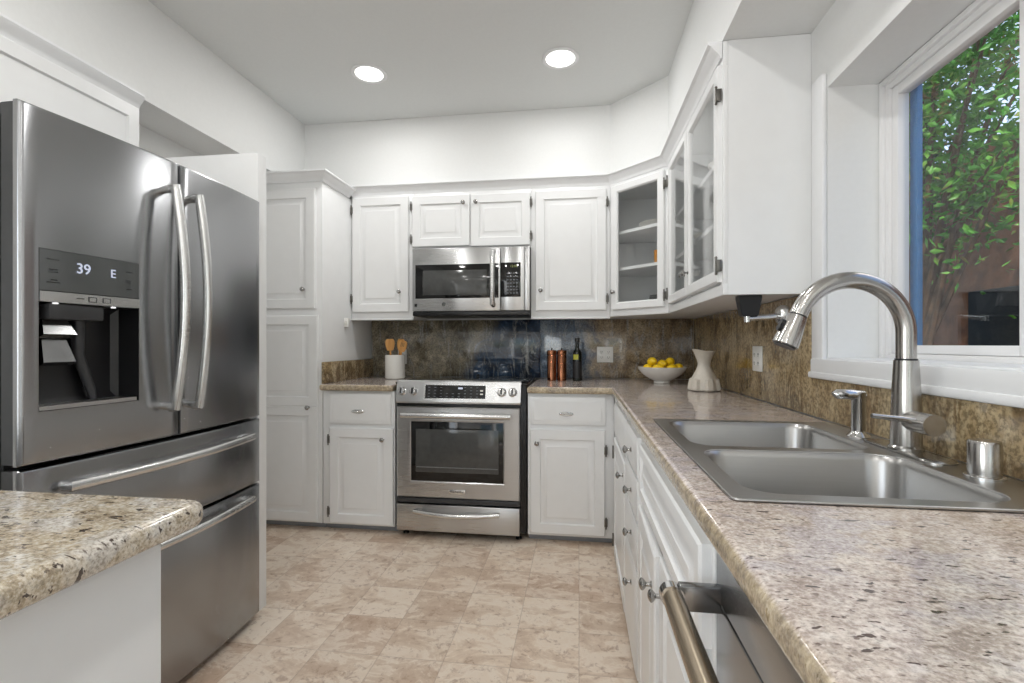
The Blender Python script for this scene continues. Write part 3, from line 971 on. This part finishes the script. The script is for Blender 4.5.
paddle(1.122, 1.192, .030, .040, yb + .032, yb + .012, .092)
g = G(); follow(g, hx0 + .004, hx1 - .004, hz0 + .001, hz0 + .012, .004, .044)
tr_ = obj('drip_tray', g, 'steel', ld)
for sx in (.075, .232):
    obj('dispenser_lamp', G().lathe([(.006, 0), (.006, .003)], (sx, yb + .006, 1.2858), 12), 'spotled', ld)
# display lettering
text_obj('temperature_digits', '39', .040, Matrix.Translation((.142, bulge(.142) - .0026, 1.386)) @ FRONT, 'led', cp)
text_obj('display_letter', 'E', .034, Matrix.Translation((.222, bulge(.222) - .0020, 1.384)) @ FRONT, 'led', cp)
g = G()
for bx, bz, bw in ((.075, 1.402, .038), (.072, 1.376, .022), (.073, 1.369, .025), (.073, 1.348, .016), (.077, 1.342, .042), (.270, 1.396, .020), (.268, 1.370, .014), (.268, 1.365, .014), (.270, 1.345, .016)):
    g.box(bx - bw / 2, bx + bw / 2, bulge(bx) - .0014, bulge(bx) + .002, bz - .0012, bz + .0012)
obj('panel_legend', g, 'darkgrey', cp)
g = G()
for bx in (.165, .203):
    for a in ((-.011, .011, -.007, -.0055), (-.011, .011, .0055, .007), (-.011, -.0095, -.0055, .0055), (.0095, .011, -.0055, .0055)):
        g.box(bx + a[0], bx + a[1], bulge(bx) - .0040, bulge(bx) + .002, 1.304 + a[2], 1.304 + a[3])
g.box(.125, .143, bulge(.134) - .0040, bulge(.134) + .002, 1.3035, 1.3055)
obj('strip_icons', g, 'darkgrey', st)
g = G().box(.01, .07, .0, .12, 1.766, 1.790, .006)
g.box(FW - .07, FW - .01, .0, .12, 1.7925, 1.806, .005)
obj('hinge_cover', G().box(.02, .10, .072, .16, 1.7655, 1.80, .006), 'darkgrey', fr)
obj('hinge_cover', G().box(FW - .10, FW - .02, .072, .16, 1.7655, 1.80, .006), 'darkgrey', fr)
g.bm.free()

# ------------------------------------------------------------------ island corner
tag(outline('countertop', [rrect(-1.75, -.594, -.9, .722, .036)], CB, CT, .016, 'granite_lit'), 'cream-lit granite island countertop with a rounded corner in the foreground', 'countertop')
isl = thing('kitchen_island', 'plain white island base under the cream-lit granite top', 'island', (-.645, -.86, 0))
obj('body', G().box(-1.06, 0, 0, 1.522, .08, .886, .002), 'cab', isl)
obj('toe_kick', G().box(-1.0, -.05, .05, 1.47, .001, .079, .001), 'toe', isl)
obj('end_panel', G().box(.001, .012, .0, 1.522, .02, .886, .002), 'cab', isl)

# ------------------------------------------------------------------ range
rg = thing('kitchen_range', 'stainless steel slide-in range with black glass cooktop', 'range', (-1.122, 2.83, 0))
RWD = .762
ox = .018
obj('body', G().box(0.002, .810, .055, .72, .045, .930, .002), 'black', rg)
ct = obj('cooktop', G().box(-.004, .816, .045, .745, .9315, .946, .004), 'blackglass', rg)
g = G()
for bx, by, br_ in ((.22, .23, .10), (.60, .23, .085), (.22, .52, .075), (.60, .52, .10)):
    g.lathe([(br_, .9462), (br_, .9466), (br_ - .004, .9466), (br_ - .004, .9462)], (bx, by, 0), 40, False, False)
obj('burner_ring', g, 'grey', ct)
obj('vent_knob', G().lathe([(.012, 0), (.012, .012), (.006, .016)], (.40, .60, .9463), 16), 'black', ct)
# sloped control panel
g = G()
prof = [(.045, .822), (.0, .822), (-.004, .832), (.024, .952), (.034, .958), (.06, .958), (.06, .93)]
g.loops([[(x, y, z) for y, z in prof] for x in (ox - .002, ox + RWD + .002)])
pn = obj('control_panel', g, 'steel', rg, angle=30)
sl = math.atan2(.028, .120)
SLP = Matrix.Rotation(-sl, 4, 'X')
def on_panel(x, z, off=0.0):
    k = (z - .832) / .120
    return Vector((x, -.004 + .028 * k - off * math.cos(sl), z + off * math.sin(sl)))
def sloped_box(g, x0, x1, z0, z1, off, th):
    a, b = on_panel(0, z0, off), on_panel(0, z1, off)
    c, d = on_panel(0, z1, off - th), on_panel(0, z0, off - th)
    g.loops([[(x, p.y, p.z) for p in (a, b, c, d)] for x in (x0, x1)])
g = G(); sloped_box(g, ox + .175, ox + .560, .848, .936, .0012, .004)
obj('display_bezel', g, 'steel_bright', pn)
g = G(); sloped_box(g, ox + .182, ox + .553, .853, .931, .0022, .004)
dp = obj('display', g, 'blackglass', pn)
g = G()
for i in range(9):
    for j in range(4):
        if 3 <= i <= 5 and j > 1: continue
        xx = ox + .20 + i * .037
        sloped_box(g, xx, xx + .012, .862 + j * .018, .865 + j * .018, .0028, .002)
obj('key_legend', g, 'keypad', dp)
g = G(); sloped_box(g, ox + .385, ox + .412, .908, .918, .0028, .002); obj('clock_digits', g, 'led', dp)
g = G(); sloped_box(g, ox + .520, ox + .538, .876, .884, .0028, .002); sloped_box(g, ox + .520, ox + .538, .896, .904, .0028, .002); obj('start_keys', g, 'ceramic', dp)
for kx in (.025 + ox, .098 + ox, .641 + ox, .706 + ox):
    c = on_panel(kx + .010, .893)
    g = G().lathe([(.026, 0), (.027, .004), (.023, .006), (.021, .022), (.018, .026), (.006, .027)], (0, 0, 0), 28, axis='-Y')
    g.xform(Matrix.Translation(c) @ SLP)
    kn = obj('knob', g, 'chrome', pn)
    g = G().box(-.0045, .0045, -.034, -.020, -.017, .017, .002)
    g.xform(Matrix.Translation(c) @ SLP)
    obj('knob_grip', g, 'black', kn)
# oven door
g = G()
seq = [(0, .050), (0, .006), (.006, 0), (.045, 0), (.085, .0), (.092, .004)]
dx0, dx1, dz0, dz1 = ox + .004, ox + RWD - .004, .252, .800
lps = [rect_loop(dx0 + i, dx1 - i, dz0 + i, dz1 - i, y) for i, y in seq[:3]]
wx0, wx1, wz0, wz1 = ox + .094, ox + .662, .352, .712
lps += [rect_loop(wx0 - .006, wx1 + .006, wz0 - .006, wz1 + .006, 0), rect_loop(wx0, wx1, wz0, wz1, .004)]
g.loops(lps)
od = obj('oven_door', g, 'steel', rg, angle=20)
wf = obj('oven_window', G().box(wx0 + .001, wx1 - .001, .0015, .006, wz0 + .001, wz1 - .001, .001), 'blackglass', od)
obj('inner_glass', G().box(wx0 + .030, wx1 - .030, .0005, .003, wz0 + .055, wz1 - .045, .0005), 'ovenglass', wf)
g = G().tube([(wx0 + .035, .0002, wz0 + .085), (wx1 - .035, .0002, wz0 + .085)], .0025, 8)
obj('oven_rack', g, 'grey', wf)
g = G()
hz = .755
g.tube([(dx0 + .045 + (RWD - .10) * i / 12, -.048 - .006 * math.sin(PI * i / 12), hz) for i in range(13)], .0165, 16)
oh = obj('handle', g, 'steel_bright', od)
for xx in (dx0 + .065, dx1 - .065): obj('handle_post', G().box(xx - .010, xx + .010, -.046, .001, hz - .010, hz + .010, .003), 'steel_bright', oh)
g = G().box(ox + .330, ox + .432, -.003, .001, .281, .306, .001)
bd = obj('badge', g, 'steel_bright', od)
text_obj('badge_lettering', 'KitchenAid', .018, Matrix.Translation((ox + .381, -.0034, .2945)) @ FRONT, 'darkgrey', bd)
# warming drawer
obj('trim_strip', G().box(ox + .004, ox + RWD - .004, .012, .055, .216, .246, .003), 'darkgrey', rg)
g = G().box(ox + .004, ox + RWD - .004, .0, .050, .048, .210, .005)
wd = obj('drawer', g, 'steel', rg)
g = G()
g.tube([(ox + .118 + .52 * i / 16, -.016 - .030 * math.sin(PI * i / 16), .172 - .010 * math.sin(PI * i / 16)) for i in range(17)], .0155, 16)
oh = obj('handle', g, 'steel_bright', wd)
for xx in (ox + .128, ox + .628): obj('handle_post', G().box(xx - .010, xx + .010, -.022, .001, .162, .182, .003), 'steel_bright', oh)
for xx, yy_ in ((.05, .09), (.76, .09), (.05, .65), (.76, .65)):
    obj('foot', G().lathe([(.018, 0), (.018, .010), (.009, .012), (.009, .046)], (xx, yy_, 0), 14), 'black', rg)

# ------------------------------------------------------------------ microwave
mwl = thing('microwave', 'stainless steel microwave mounted above the range', 'microwave', (-1.132, 3.20, 1.372))
MW = .808; MH = .458
obj('body', G().box(0, MW, .022, .395, .012, MH, .003), 'darkgrey', mwl)
g = G()
split = .612
dxx0, dxx1, dzz0, dzz1 = .018, .626, .115, .345
md = obj('door', G().box(0.0, split - .002, 0, .021, .032, MH, .004), 'steel', mwl)
wf = obj('door_window', G().box(.022, .600, -.003, .002, .118, .348, .0025), 'blackglass', md)
obj('inner_glass', G().box(.075, .520, -.0042, -.0025, .140, .308, .0005), 'ovenglass', wf)
g = G()
hp = [(.566, -.012, .068)] + [(.562 + .004 * math.sin(PI * i / 10), -.030 - .022 * math.sin(PI * i / 10), .075 + .345 * i / 10) for i in range(11)] + [(.566, -.012, .425)]
g.tube(hp, .0175, 14)
mh = obj('handle', g, 'steel_bright', md)
for zz in (.080, .414): obj('handle_post', G().box(.556, .574, -.030, .001, zz - .010, zz + .010, .003), 'steel_bright', mh)
obj('sticker', G().box(.016, .034, -.001, .001, .062, .082), 'black', md)
g = G().lathe([(.014, 0), (.014, .001)], (.222, 0, .078), 20, axis='-Y').lathe([(.006, 0), (.006, .002)], (.222, 0, .078), 12, axis='-Y')
obj('emblem', g, 'paneldark', md)
cpn = obj('control_panel', G().box(split, .775, 0, .021, .032, MH, .004), 'steel', mwl)
obj('side_strip', G().box(.776, MW, .004, .021, .032, MH, .003), 'steel', mwl)
kp = obj('keypad', G().box(split + .001, .748, -.003, .002, .122, .352, .0025), 'blackglass', cpn)
text_obj('clock_digits', '12:00', .022, Matrix.Translation((.702, -.0036, .326)) @ FRONT, 'ledgreen', kp)
g = G()
for i in range(4):
    for j in range(7):
        g.box(.655 + i * .021, .668 + i * .021, -.0036, -.002, .145 + j * .022, .150 + j * .022)
obj('key_legend', g, 'keypad', kp)
g = G().box(.0, MW, .006, .36, 0, .028, .004)
obj('vent_grille', g, 'black', mwl)

# ------------------------------------------------------------------ sink and faucet
sk_ = thing('kitchen_sink', 'stainless steel double bowl drop-in sink under the window', 'sink', (0, 0, CT))
far = rrect(.280, .690, 1.232, 1.612, .055)
near = rrect(.280, .690, .852, 1.192, .055)
outline('rim', [rrect(SX0, SX1, SY0, SY1, .014), far, near], .0006, .0056, .0022, 'sinksteel', sk_, 2)
def bowl_shell(name, r, depth):
    g = G()
    x0, x1, y0, y1 = r
    lps = []
    for off, z in ((-.001, .0040), (.003, -.002), (.006, -.010), (.012, -depth + .05), (.020, -depth + .018), (.040, -depth + .003), (.075, -depth)):
        lps.append([(x, y, z) for x, y in rrect(x0 + off, x1 - off, y0 + off, y1 - off, max(.03, .055 - off * .2), 8)])
    g.loops(lps, False, True)
    b = obj(name, g, 'sinksteel', sk_, angle=60)
    g = G().lathe([(.0, .001), (.030, .001), (.042, .003), (.045, .002)], ((x0 + x1) / 2, (y0 + y1) / 2, -depth), 28, False, False)
    obj('drain', g, 'chrome', b)
bowl_shell('bowl', (.280, .690, 1.232, 1.612), .185)
bowl_shell('bowl', (.280, .690, .852, 1.192), .205)

RIM = CT + .0057
FCX, FCY = .741, 1.222
fa = thing('kitchen_faucet', 'tall brushed nickel gooseneck pull-down faucet behind the sink', 'faucet', (FCX, FCY, RIM))
g = G()
lps = []
for s, z in ((1, 0), (1, .003), (.96, .006), (.8, .008)):
    lps.append([(x * s, y * s, z) for x, y in rrect(-.034, .034, -.130, .130, .0335, 8)])
g.loops(lps)
obj('deck_plate', g, 'nickel', fa)
g = G().lathe([(.034, .008), (.034, .012), (.030, .016), (.0295, .06), (.027, .14), (.0235, .2065), (.0235, .209)], (0, 0, 0), 36)
obj('body', g, 'nickel', fa)
obj('collar', G().lathe([(.0215, .2092), (.0215, .2128)], (0, 0, 0), 28), 'black', fa)
# gooseneck, swung a little towards the room
Rr, zc = .1215, .272
ang = R(180 + 3)
dirx, diry = math.cos(ang), math.sin(ang)
pts = [(0, 0, .213), (0, 0, .24)]
for i in range(25):
    a = R(160) * i / 24
    q = Rr * (1 - math.cos(a))
    pts.append((q * dirx, q * diry, zc + Rr * math.sin(a)))
g = G().tube(pts, .0195, 24, up=(0, 1, 0))
nk = obj('neck', g, 'nickel', fa)
e = Vector(pts[-1]); d = (Vector(pts[-1]) - Vector(pts[-2])).normalized()
obj('joint_ring', G().tube([e + d * .0002, e + d * .003], .0188, 24, up=(0, 1, 0)), 'black', fa)
g = G().tube([e + d * t for t in (.003, .012, .05, .075, .077)], [.0195, .021, .0265, .0285, .027], 28, up=(0, 1, 0))
sh = obj('spray_head', g, 'nickel', fa)
obj('spray_face', G().tube([e + d * .0775, e + d * .0795], .023, 24, up=(0, 1, 0)), 'darkgrey', sh)
side = Vector((dirx, diry, 0)); side = (side - d * side.dot(d)).normalized()
g = G().tube([e + d * .030 + side * .022, e + d * .030 + side * .030], .009, 14).tube([e + d * .042 + side * .0235, e + d * .042 + side * .031], .009, 14)
obj('spray_button', g, 'black', sh)
# side valve and lever (points towards the camera)
vz = .074
g = G().tube([(0, -.020, vz), (0, -.088, vz)], .0232, 28)
vb = obj('valve', g, 'nickel', fa)
obj('valve_cap', G().tube([(0, -.0882, vz), (0, -.0905, vz)], .0226, 28), 'nickel', vb)
g = G().tube([(-.015, -.062, vz + .004), (-.05, -.064, vz + .010), (-.108, -.066, vz + .016)], [.008, .0065, .0052], 12)
obj('lever', g, 'nickel', vb)

sd = thing('soap_dispenser', 'chrome soap dispenser pump standing between sink and faucet', 'soap dispenser', (.730, 1.392, RIM))
obj('base', G().lathe([(.026, 0), (.027, .004), (.022, .010), (.017, .014), (.0155, .018)], (0, 0, 0), 26), 'chrome', sd)
obj('post', G().lathe([(.0165, .018), (.0165, .100), (.0175, .102), (.0175, .120), (.0, .122)], (0, 0, 0), 24, True, False), 'nickel', sd)
g = G().tube([(.012, 0, .109), (-.02, -.003, .113), (-.056, -.006, .114), (-.061, -.006, .110)], [.0135, .0135, .0125, .010], 16)
obj('nozzle', g, 'chrome', sd)
ag = thing('air_gap', 'short brushed steel cylinder cap at the sink corner right of the faucet', 'air gap', (.743, 1.008, RIM))
obj('flange', G().lathe([(.030, 0), (.030, .003), (.025, .005)], (0, 0, 0), 30), 'chrome', ag)
obj('cap', G().lathe([(.0245, .005), (.0245, .064), (.0225, .068), (.0, .0685)], (0, 0, 0), 32, True, False), 'nickel', ag)

# ------------------------------------------------------------------ things on the counters
def at_counter(o, x, y): o.location = (x, y, CT + .001)
cr = thing('utensil_crock', 'white ceramic utensil crock on the counter left of the range', 'crock', (-1.318, 3.36, CT + .001))
obj('body', G().lathe([(.062, 0), (.069, .006), (.071, .02), (.071, .165), (.069, .172), (.065, .172), (.064, .02), (0, .015)], (0, 0, 0), 36, True, False), 'ceramic', cr)
def utensil(dx, dy, tilt, azim, head, label, name, z=.205, slots=False):
    t = thing(name, label, 'utensil', (-1.318 + dx, 3.36 + dy, CT + .022))
    L = z
    obj('handle', G().tube([(0, 0, 0), (0, 0, L * .5), (0, 0, L - .02)], [.0055, .006, .007], 10), 'wood', t)
    g = G()
    w, h, th = head
    lps = []
    for k in range(9):
        u = k / 8
        ww = w / 2 * (.35 + .65 * math.sin(PI * min(1, .12 + u * .62)))
        if k == 8: ww *= .75
        lps.append([(-ww, -th / 2, L - .022 + h * u), (ww, -th / 2, L - .022 + h * u), (ww, th / 2, L - .022 + h * u), (-ww, th / 2, L - .022 + h * u)])
    g.loops(lps)
    hd_ = obj('blade', g, 'wood', t, angle=50)
    if slots:
        g = G()
        for s in (-.010, 0, .010): g.box(s - .002, s + .002, -th / 2 - .0006, th / 2 + .0006, L + h * .18, L + h * .55)
        obj('slot', g, 'bark', hd_)
    t.rotation_euler = (R(tilt[0]), R(tilt[1]), R(azim))
utensil(-.024, -.01, (-4, -3), 12, (.066, .085, .008), 'wooden turner leaning left in the white crock', 'wooden_turner')
utensil(.004, .022, (-9, 3), -8, (.056, .080, .010), 'wooden spoon standing upright at the back of the crock', 'wooden_spoon', .212)
utensil(.022, -.012, (-2, 9), 10, (.064, .082, .008), 'slotted wooden spatula leaning right in the white crock', 'slotted_spatula', .198, True)

def canister(x, y, label):
    t = thing('copper_canister', label, 'canister', (x, y, CT + .001), 0, 'copper canisters')
    obj('body', G().lathe([(.030, 0), (.0325, .003), (.0325, .172), (.031, .174)], (0, 0, 0), 36), 'copper', t)
    obj('lid', G().lathe([(.0330, .175), (.0335, .178), (.0335, .204), (.032, .208), (.0, .210)], (0, 0, 0), 36, True, False), 'copper', t)
    obj('lid_knob', G().lathe([(.004, .210), (.004, .215), (.007, .218), (.007, .222), (.0, .224)], (0, 0, 0), 16, True, False), 'black', t)
canister(-.185, 3.33, 'left of the two tall copper canisters beside the range')
canister(-.117, 3.334, 'right of the two tall copper canisters, next to the dark bottle')
bo = thing('oil_bottle', 'dark glass oil bottle with a small yellow label beside the copper canisters', 'bottle', (-.012, 3.33, CT + .001))
obj('glass_body', G().lathe([(.026, 0), (.031, .004), (.031, .178), (.028, .196), (.018, .212), (.014, .222), (.013, .262), (.015, .264)], (0, 0, 0), 30), 'bottle', bo)
obj('cap', G().lathe([(.0165, .2645), (.0165, .290), (.015, .293), (.0, .294)], (0, 0, 0), 20, True, False), 'black', bo)
def wrap(name, r, z0, z1, a0, a1, mat, parent):
    g = G()
    n = 14
    g.loops([[(r_ * math.cos(a0 + (a1 - a0) * i / n), r_ * math.sin(a0 + (a1 - a0) * i / n), z) for i in (range(n + 1) if r_ == r else range(n, -1, -1))for z in ()] or
             [(r * math.cos(a0 + (a1 - a0) * i / n), r * math.sin(a0 + (a1 - a0) * i / n), z) for i in range(n + 1)] +
             [((r - .0008) * math.cos(a0 + (a1 - a0) * i / n), (r - .0008) * math.sin(a0 + (a1 - a0) * i / n), z) for i in range(n, -1, -1)] for r_ in (r,) for z in (z0, z1)])
    return obj(name, g, mat, parent)
wrap('neck_label', .0316, .146, .180, R(215), R(285), 'label', bo)
wrap('label', .0316, .02, .135, R(190), R(350), 'blacklabel', bo)

fb = thing('fruit_bowl', 'wide white footed bowl of lemons in the counter corner', 'bowl', (.528, 3.22, CT + .001))
obj('body', G().lathe([(.050, 0), (.052, .004), (.049, .014), (.075, .026), (.118, .056), (.145, .086), (.152, .104), (.149, .105), (.140, .088), (.112, .060), (.070, .034), (0, .026)], (0, 0, 0), 48, True, False), 'ceramic', fb)
g0 = G().lathe([(.0, -.043), (.005, -.040), (.010, -.036), (.020, -.028), (.0275, -.012), (.0285, 0), (.0275, .012), (.020, .028), (.010, .036), (.006, .040), (.0, .042)], (0, 0, 0), 24, False, False)
lemon0 = obj('lemon', g0, 'lemon')
LZ = CT + .001
lem = [(-.093, -.030, .096, 88, 10, 'lemon at the left rim of the white bowl'), (-.036, -.080, .096, 88, 68, 'lemon at the front left of the white bowl'),
       (.052, -.074, .096, 88, -62, 'lemon at the front right of the white bowl'), (.102, -.004, .098, 86, 8, 'lemon at the right rim of the white bowl'),
       (-.050, .066, .096, 88, 118, 'lemon at the back left of the white bowl'), (.050, .070, .096, 88, 62, 'lemon at the back right of the white bowl'),
       (.000, -.008, .122, 86, 24, 'topmost lemon in the middle of the heap'), (.054, .020, .136, 84, 0, 'upper lemon just right of the topmost one'), (-.061, .006, .137, 86, 24, 'upper lemon just left of the topmost one')]
for i, (x, y, z, tx, tz, lab) in enumerate(lem):
    o = lemon0 if i == 0 else lemon0.copy()
    if i: COL.objects.link(o)
    o.location = (.528 + x, 3.22 + y, LZ + z)
    o.rotation_euler = (R(tx), 0, R(tz))
    tag(o, lab, 'lemon', 'lemons in the white bowl')

pt = thing('ceramic_pitcher', 'grey-white stoneware pitcher with a pinched waist beside the lemon bowl', 'pitcher', (.665, 2.72, CT + .001))
pt.scale = (.92, .92, .95)
lps = []
n = 36
for r, z, fac in ((.060, 0, .14), (.074, .003, .14), (.080, .010, .14), (.077, .040, .14), (.073, .066, .12), (.066, .074, .03), (.058, .092, .02), (.046, .115, 0), (.037, .138, 0), (.035, .155, 0), (.040, .175, 0), (.052, .205, 0), (.062, .224, 0)):
    lp = []
    for i in range(n):
        a = 2 * PI * i / n
        rr = r * (1 + fac * (1 if (i // 3) % 2 else -.35))
        zz = z
        if z > .17:
            k = (z - .17) / .054
            sp = math.cos(a - R(200))
            zz += .012 * k * max(0, sp) ** 2
            rr *= 1 + .12 * k * max(0, sp) ** 3
        lp.append((rr * math.cos(a), rr * math.sin(a), zz))
    lps.append(lp)
inn = [[(x * .92, y * .92, z) for x, y, z in lp] for lp in reversed(lps[6:])]
obj('body', G().loops(lps + inn), 'stoneware', pt, angle=30)

# outlets
def outlet(loc, rz, gangs, label):
    t = thing('wall_outlet', label, 'outlet', loc, rz, None)
    w = .07 + .046 * (gangs - 1)
    p = obj('cover_plate', G().box(-w / 2, w / 2, -.006, 0, -.0575, .0575, .003), 'outlet', t)
    for k in range(gangs):
        cx = (k - (gangs - 1) / 2) * .046
        for s in (-1, 1):
            f = obj('receptacle', G().box(cx - .0165, cx + .0165, -.0085, -.0055, s * .0195 - .014, s * .0195 + .014, .002), 'outlet', t)
            g = G()
            for q in (-.0065, .0065): g.box(cx + q - .0014, cx + q + .0014, -.0095, -.0080, s * .0195 - .004, s * .0195 + .006)
            g.lathe([(.0024, 0), (.0024, .0012)], (cx, -.0083, s * .0195 - .008), 10, axis='-Y')
            obj('slot', g, 'slot', f)
outlet((.188, 3.5995, 1.103), 0, 2, 'white double outlet on the stone between the bottle and the lemon bowl')
outlet((-1.352, 3.5995, 1.083), 0, 1, 'white outlet half hidden behind the utensil crock')
outlet((.8095, 2.345, 1.113), RN, 2, 'white outlet on the golden stone under the glass cabinet')

# under-cabinet fittings
ph = thing('towel_holder', 'black and chrome paper towel holder under the glass cabinet by the window', 'towel holder', (.632, 1.93, 1.3615))
g = G()
g.loops([[(sx * a, sy * b, z) for sx, sy in ((-1, -1), (1, -1), (1, 1), (-1, 1))] for a, b, z in ((.040, .022, 0), (.040, .022, -.012), (.030, .019, -.072), (.024, .017, -.078))])
obj('bracket', g, 'black', ph)
g = G().tube([(-.004, -.004, -.086), (.120, .0, -.076)], .0105, 16).tube([(-.006, -.004, -.074), (-.006, -.004, -.100)], .012, 16)
obj('rod', g, 'chrome', ph)
g = G().lathe([(.013, .0), (.030, .003), (.037, .014), (.037, .028), (.029, .042), (.010, .049)], (.100, .0, -.074), 26, axis='X')
obj('end_knob', g, 'steel_bright', ph)
hk = thing('cabinet_hook', 'small white plastic switch box under the wall cabinet beside the pantry', 'switch', (-1.6128, 3.17, 1.297))
obj('box', G().box(0, .030, 0, .03, 0, .064, .003), 'outlet', hk)
obj('toggle', G().box(.008, .022, -.008, .0, .022, .042, .002), 'ceramic', hk)
hk.name = 'switch_box'

# ------------------------------------------------------------------ outside the kitchen window
ground = obj('ground', G().box(-9, 9, -10, 12, -.35, -.12), 'soil', smooth=False); struct(ground)
nb = thing('neighbour_wall', 'red-brown stucco garden wall seen through the window', 'wall', (2.9, 3.6, -.12))
obj('wall_face', G().box(0, .2, -4.5, 5.5, 0, 2.75), 'stucco', nb, smooth=False)
wn2 = obj('reflection_panel', G().box(-.012, .02, -.50, .47, .95, 1.69, .004), 'reflected_room', nb)  # dark panel painted in for the kitchen's reflection in the window glass
wn2['label'] = 'dark panel standing in for the kitchen reflected in the glass'

def leaves(g, pts, size, rnd):
    for p in pts:
        d = Vector((rnd.gauss(0, 1), rnd.gauss(0, 1), rnd.gauss(-.3, .6))).normalized()
        u = d.cross(Vector((rnd.gauss(0, 1), rnd.gauss(0, 1), rnd.gauss(0, 1)))).normalized()
        s = size * rnd.uniform(.7, 1.35)
        p = Vector(p)
        nrm = d.cross(u)
        q = [p, p + d * s * .35 + u * s * .22, p + d * s, p + d * s * .35 - u * s * .22, p + d * s * .45 + nrm * s * .06]
        v = [g.bm.verts.new(x) for x in q]
        g.bm.faces.new((v[0], v[1], v[4])); g.bm.faces.new((v[1], v[2], v[4])); g.bm.faces.new((v[2], v[3], v[4])); g.bm.faces.new((v[3], v[0], v[4]))

def tree(name, label, x, y, crowns, nleaf, seed, h0):
    rnd = random.Random(seed)
    t = thing(name, label, 'tree', (x, y, -.12))
    g = G()
    g.tube([(0, 0, 0), (.05, .03, h0 * .4), (-.03, .06, h0 * .8), (.04, .02, h0 * 1.25)], [.09, .075, .06, .03], 10)
    obj('trunk', g, 'bark', t)
    g = G()
    tips = []
    for c, r in crowns:
        for k in range(7):
            e = Vector(c) + Vector((rnd.uniform(-1, 1) * r[0], rnd.uniform(-1, 1) * r[1], rnd.uniform(-1, 1) * r[2])) * .8
            m_ = Vector((c[0] * .4, c[1] * .4, h0 * .85)) * .5 + e * .5 + Vector((0, 0, .12))
            g.tube([(0, 0, h0 * rnd.uniform(.55, 1.0)), m_, e], [.022, .013, .004], 6)
            tips.append(e)
    obj('branches', g, 'bark', t)
    g = G()
    pts = []
    tot = sum(r[0] * r[1] * r[2] for c, r in crowns)
    for c, r in crowns:
        k = int(nleaf * r[0] * r[1] * r[2] / tot)
        cl = [Vector((rnd.gauss(0, .42) * r[0], rnd.gauss(0, .42) * r[1], rnd.gauss(0, .42) * r[2])) for _ in range(max(6, k // 60))]
        for _ in range(k):
            b = rnd.choice(cl)
            pts.append(Vector(c) + b + Vector((rnd.gauss(0, .16), rnd.gauss(0, .16), rnd.gauss(0, .14))))
    leaves(g, pts, .056, rnd)
    f = obj('foliage', g, 'leaf', t, smooth=False)
    f['kind'] = 'stuff'
    return t
tree('garden_tree', 'leafy green tree crowding the view through the kitchen window', 2.25, 3.55,
     [((0, 0, 2.75), (.55, 1.1, .55)), ((-.1, -.5, 3.4), (.5, .9, .6)), ((.1, .6, 3.5), (.5, .9, .7)), ((.05, .1, 2.25), (.4, 1.2, .42))], 17000, 3, 1.9)
tree('garden_tree', 'green tree outside the rear window', -.3, -5.2,
     [((0, 0, 2.3), (1.3, .7, .7)), ((-.2, -.3, 1.6), (1.2, .6, .5))], 1500, 5, 1.6)
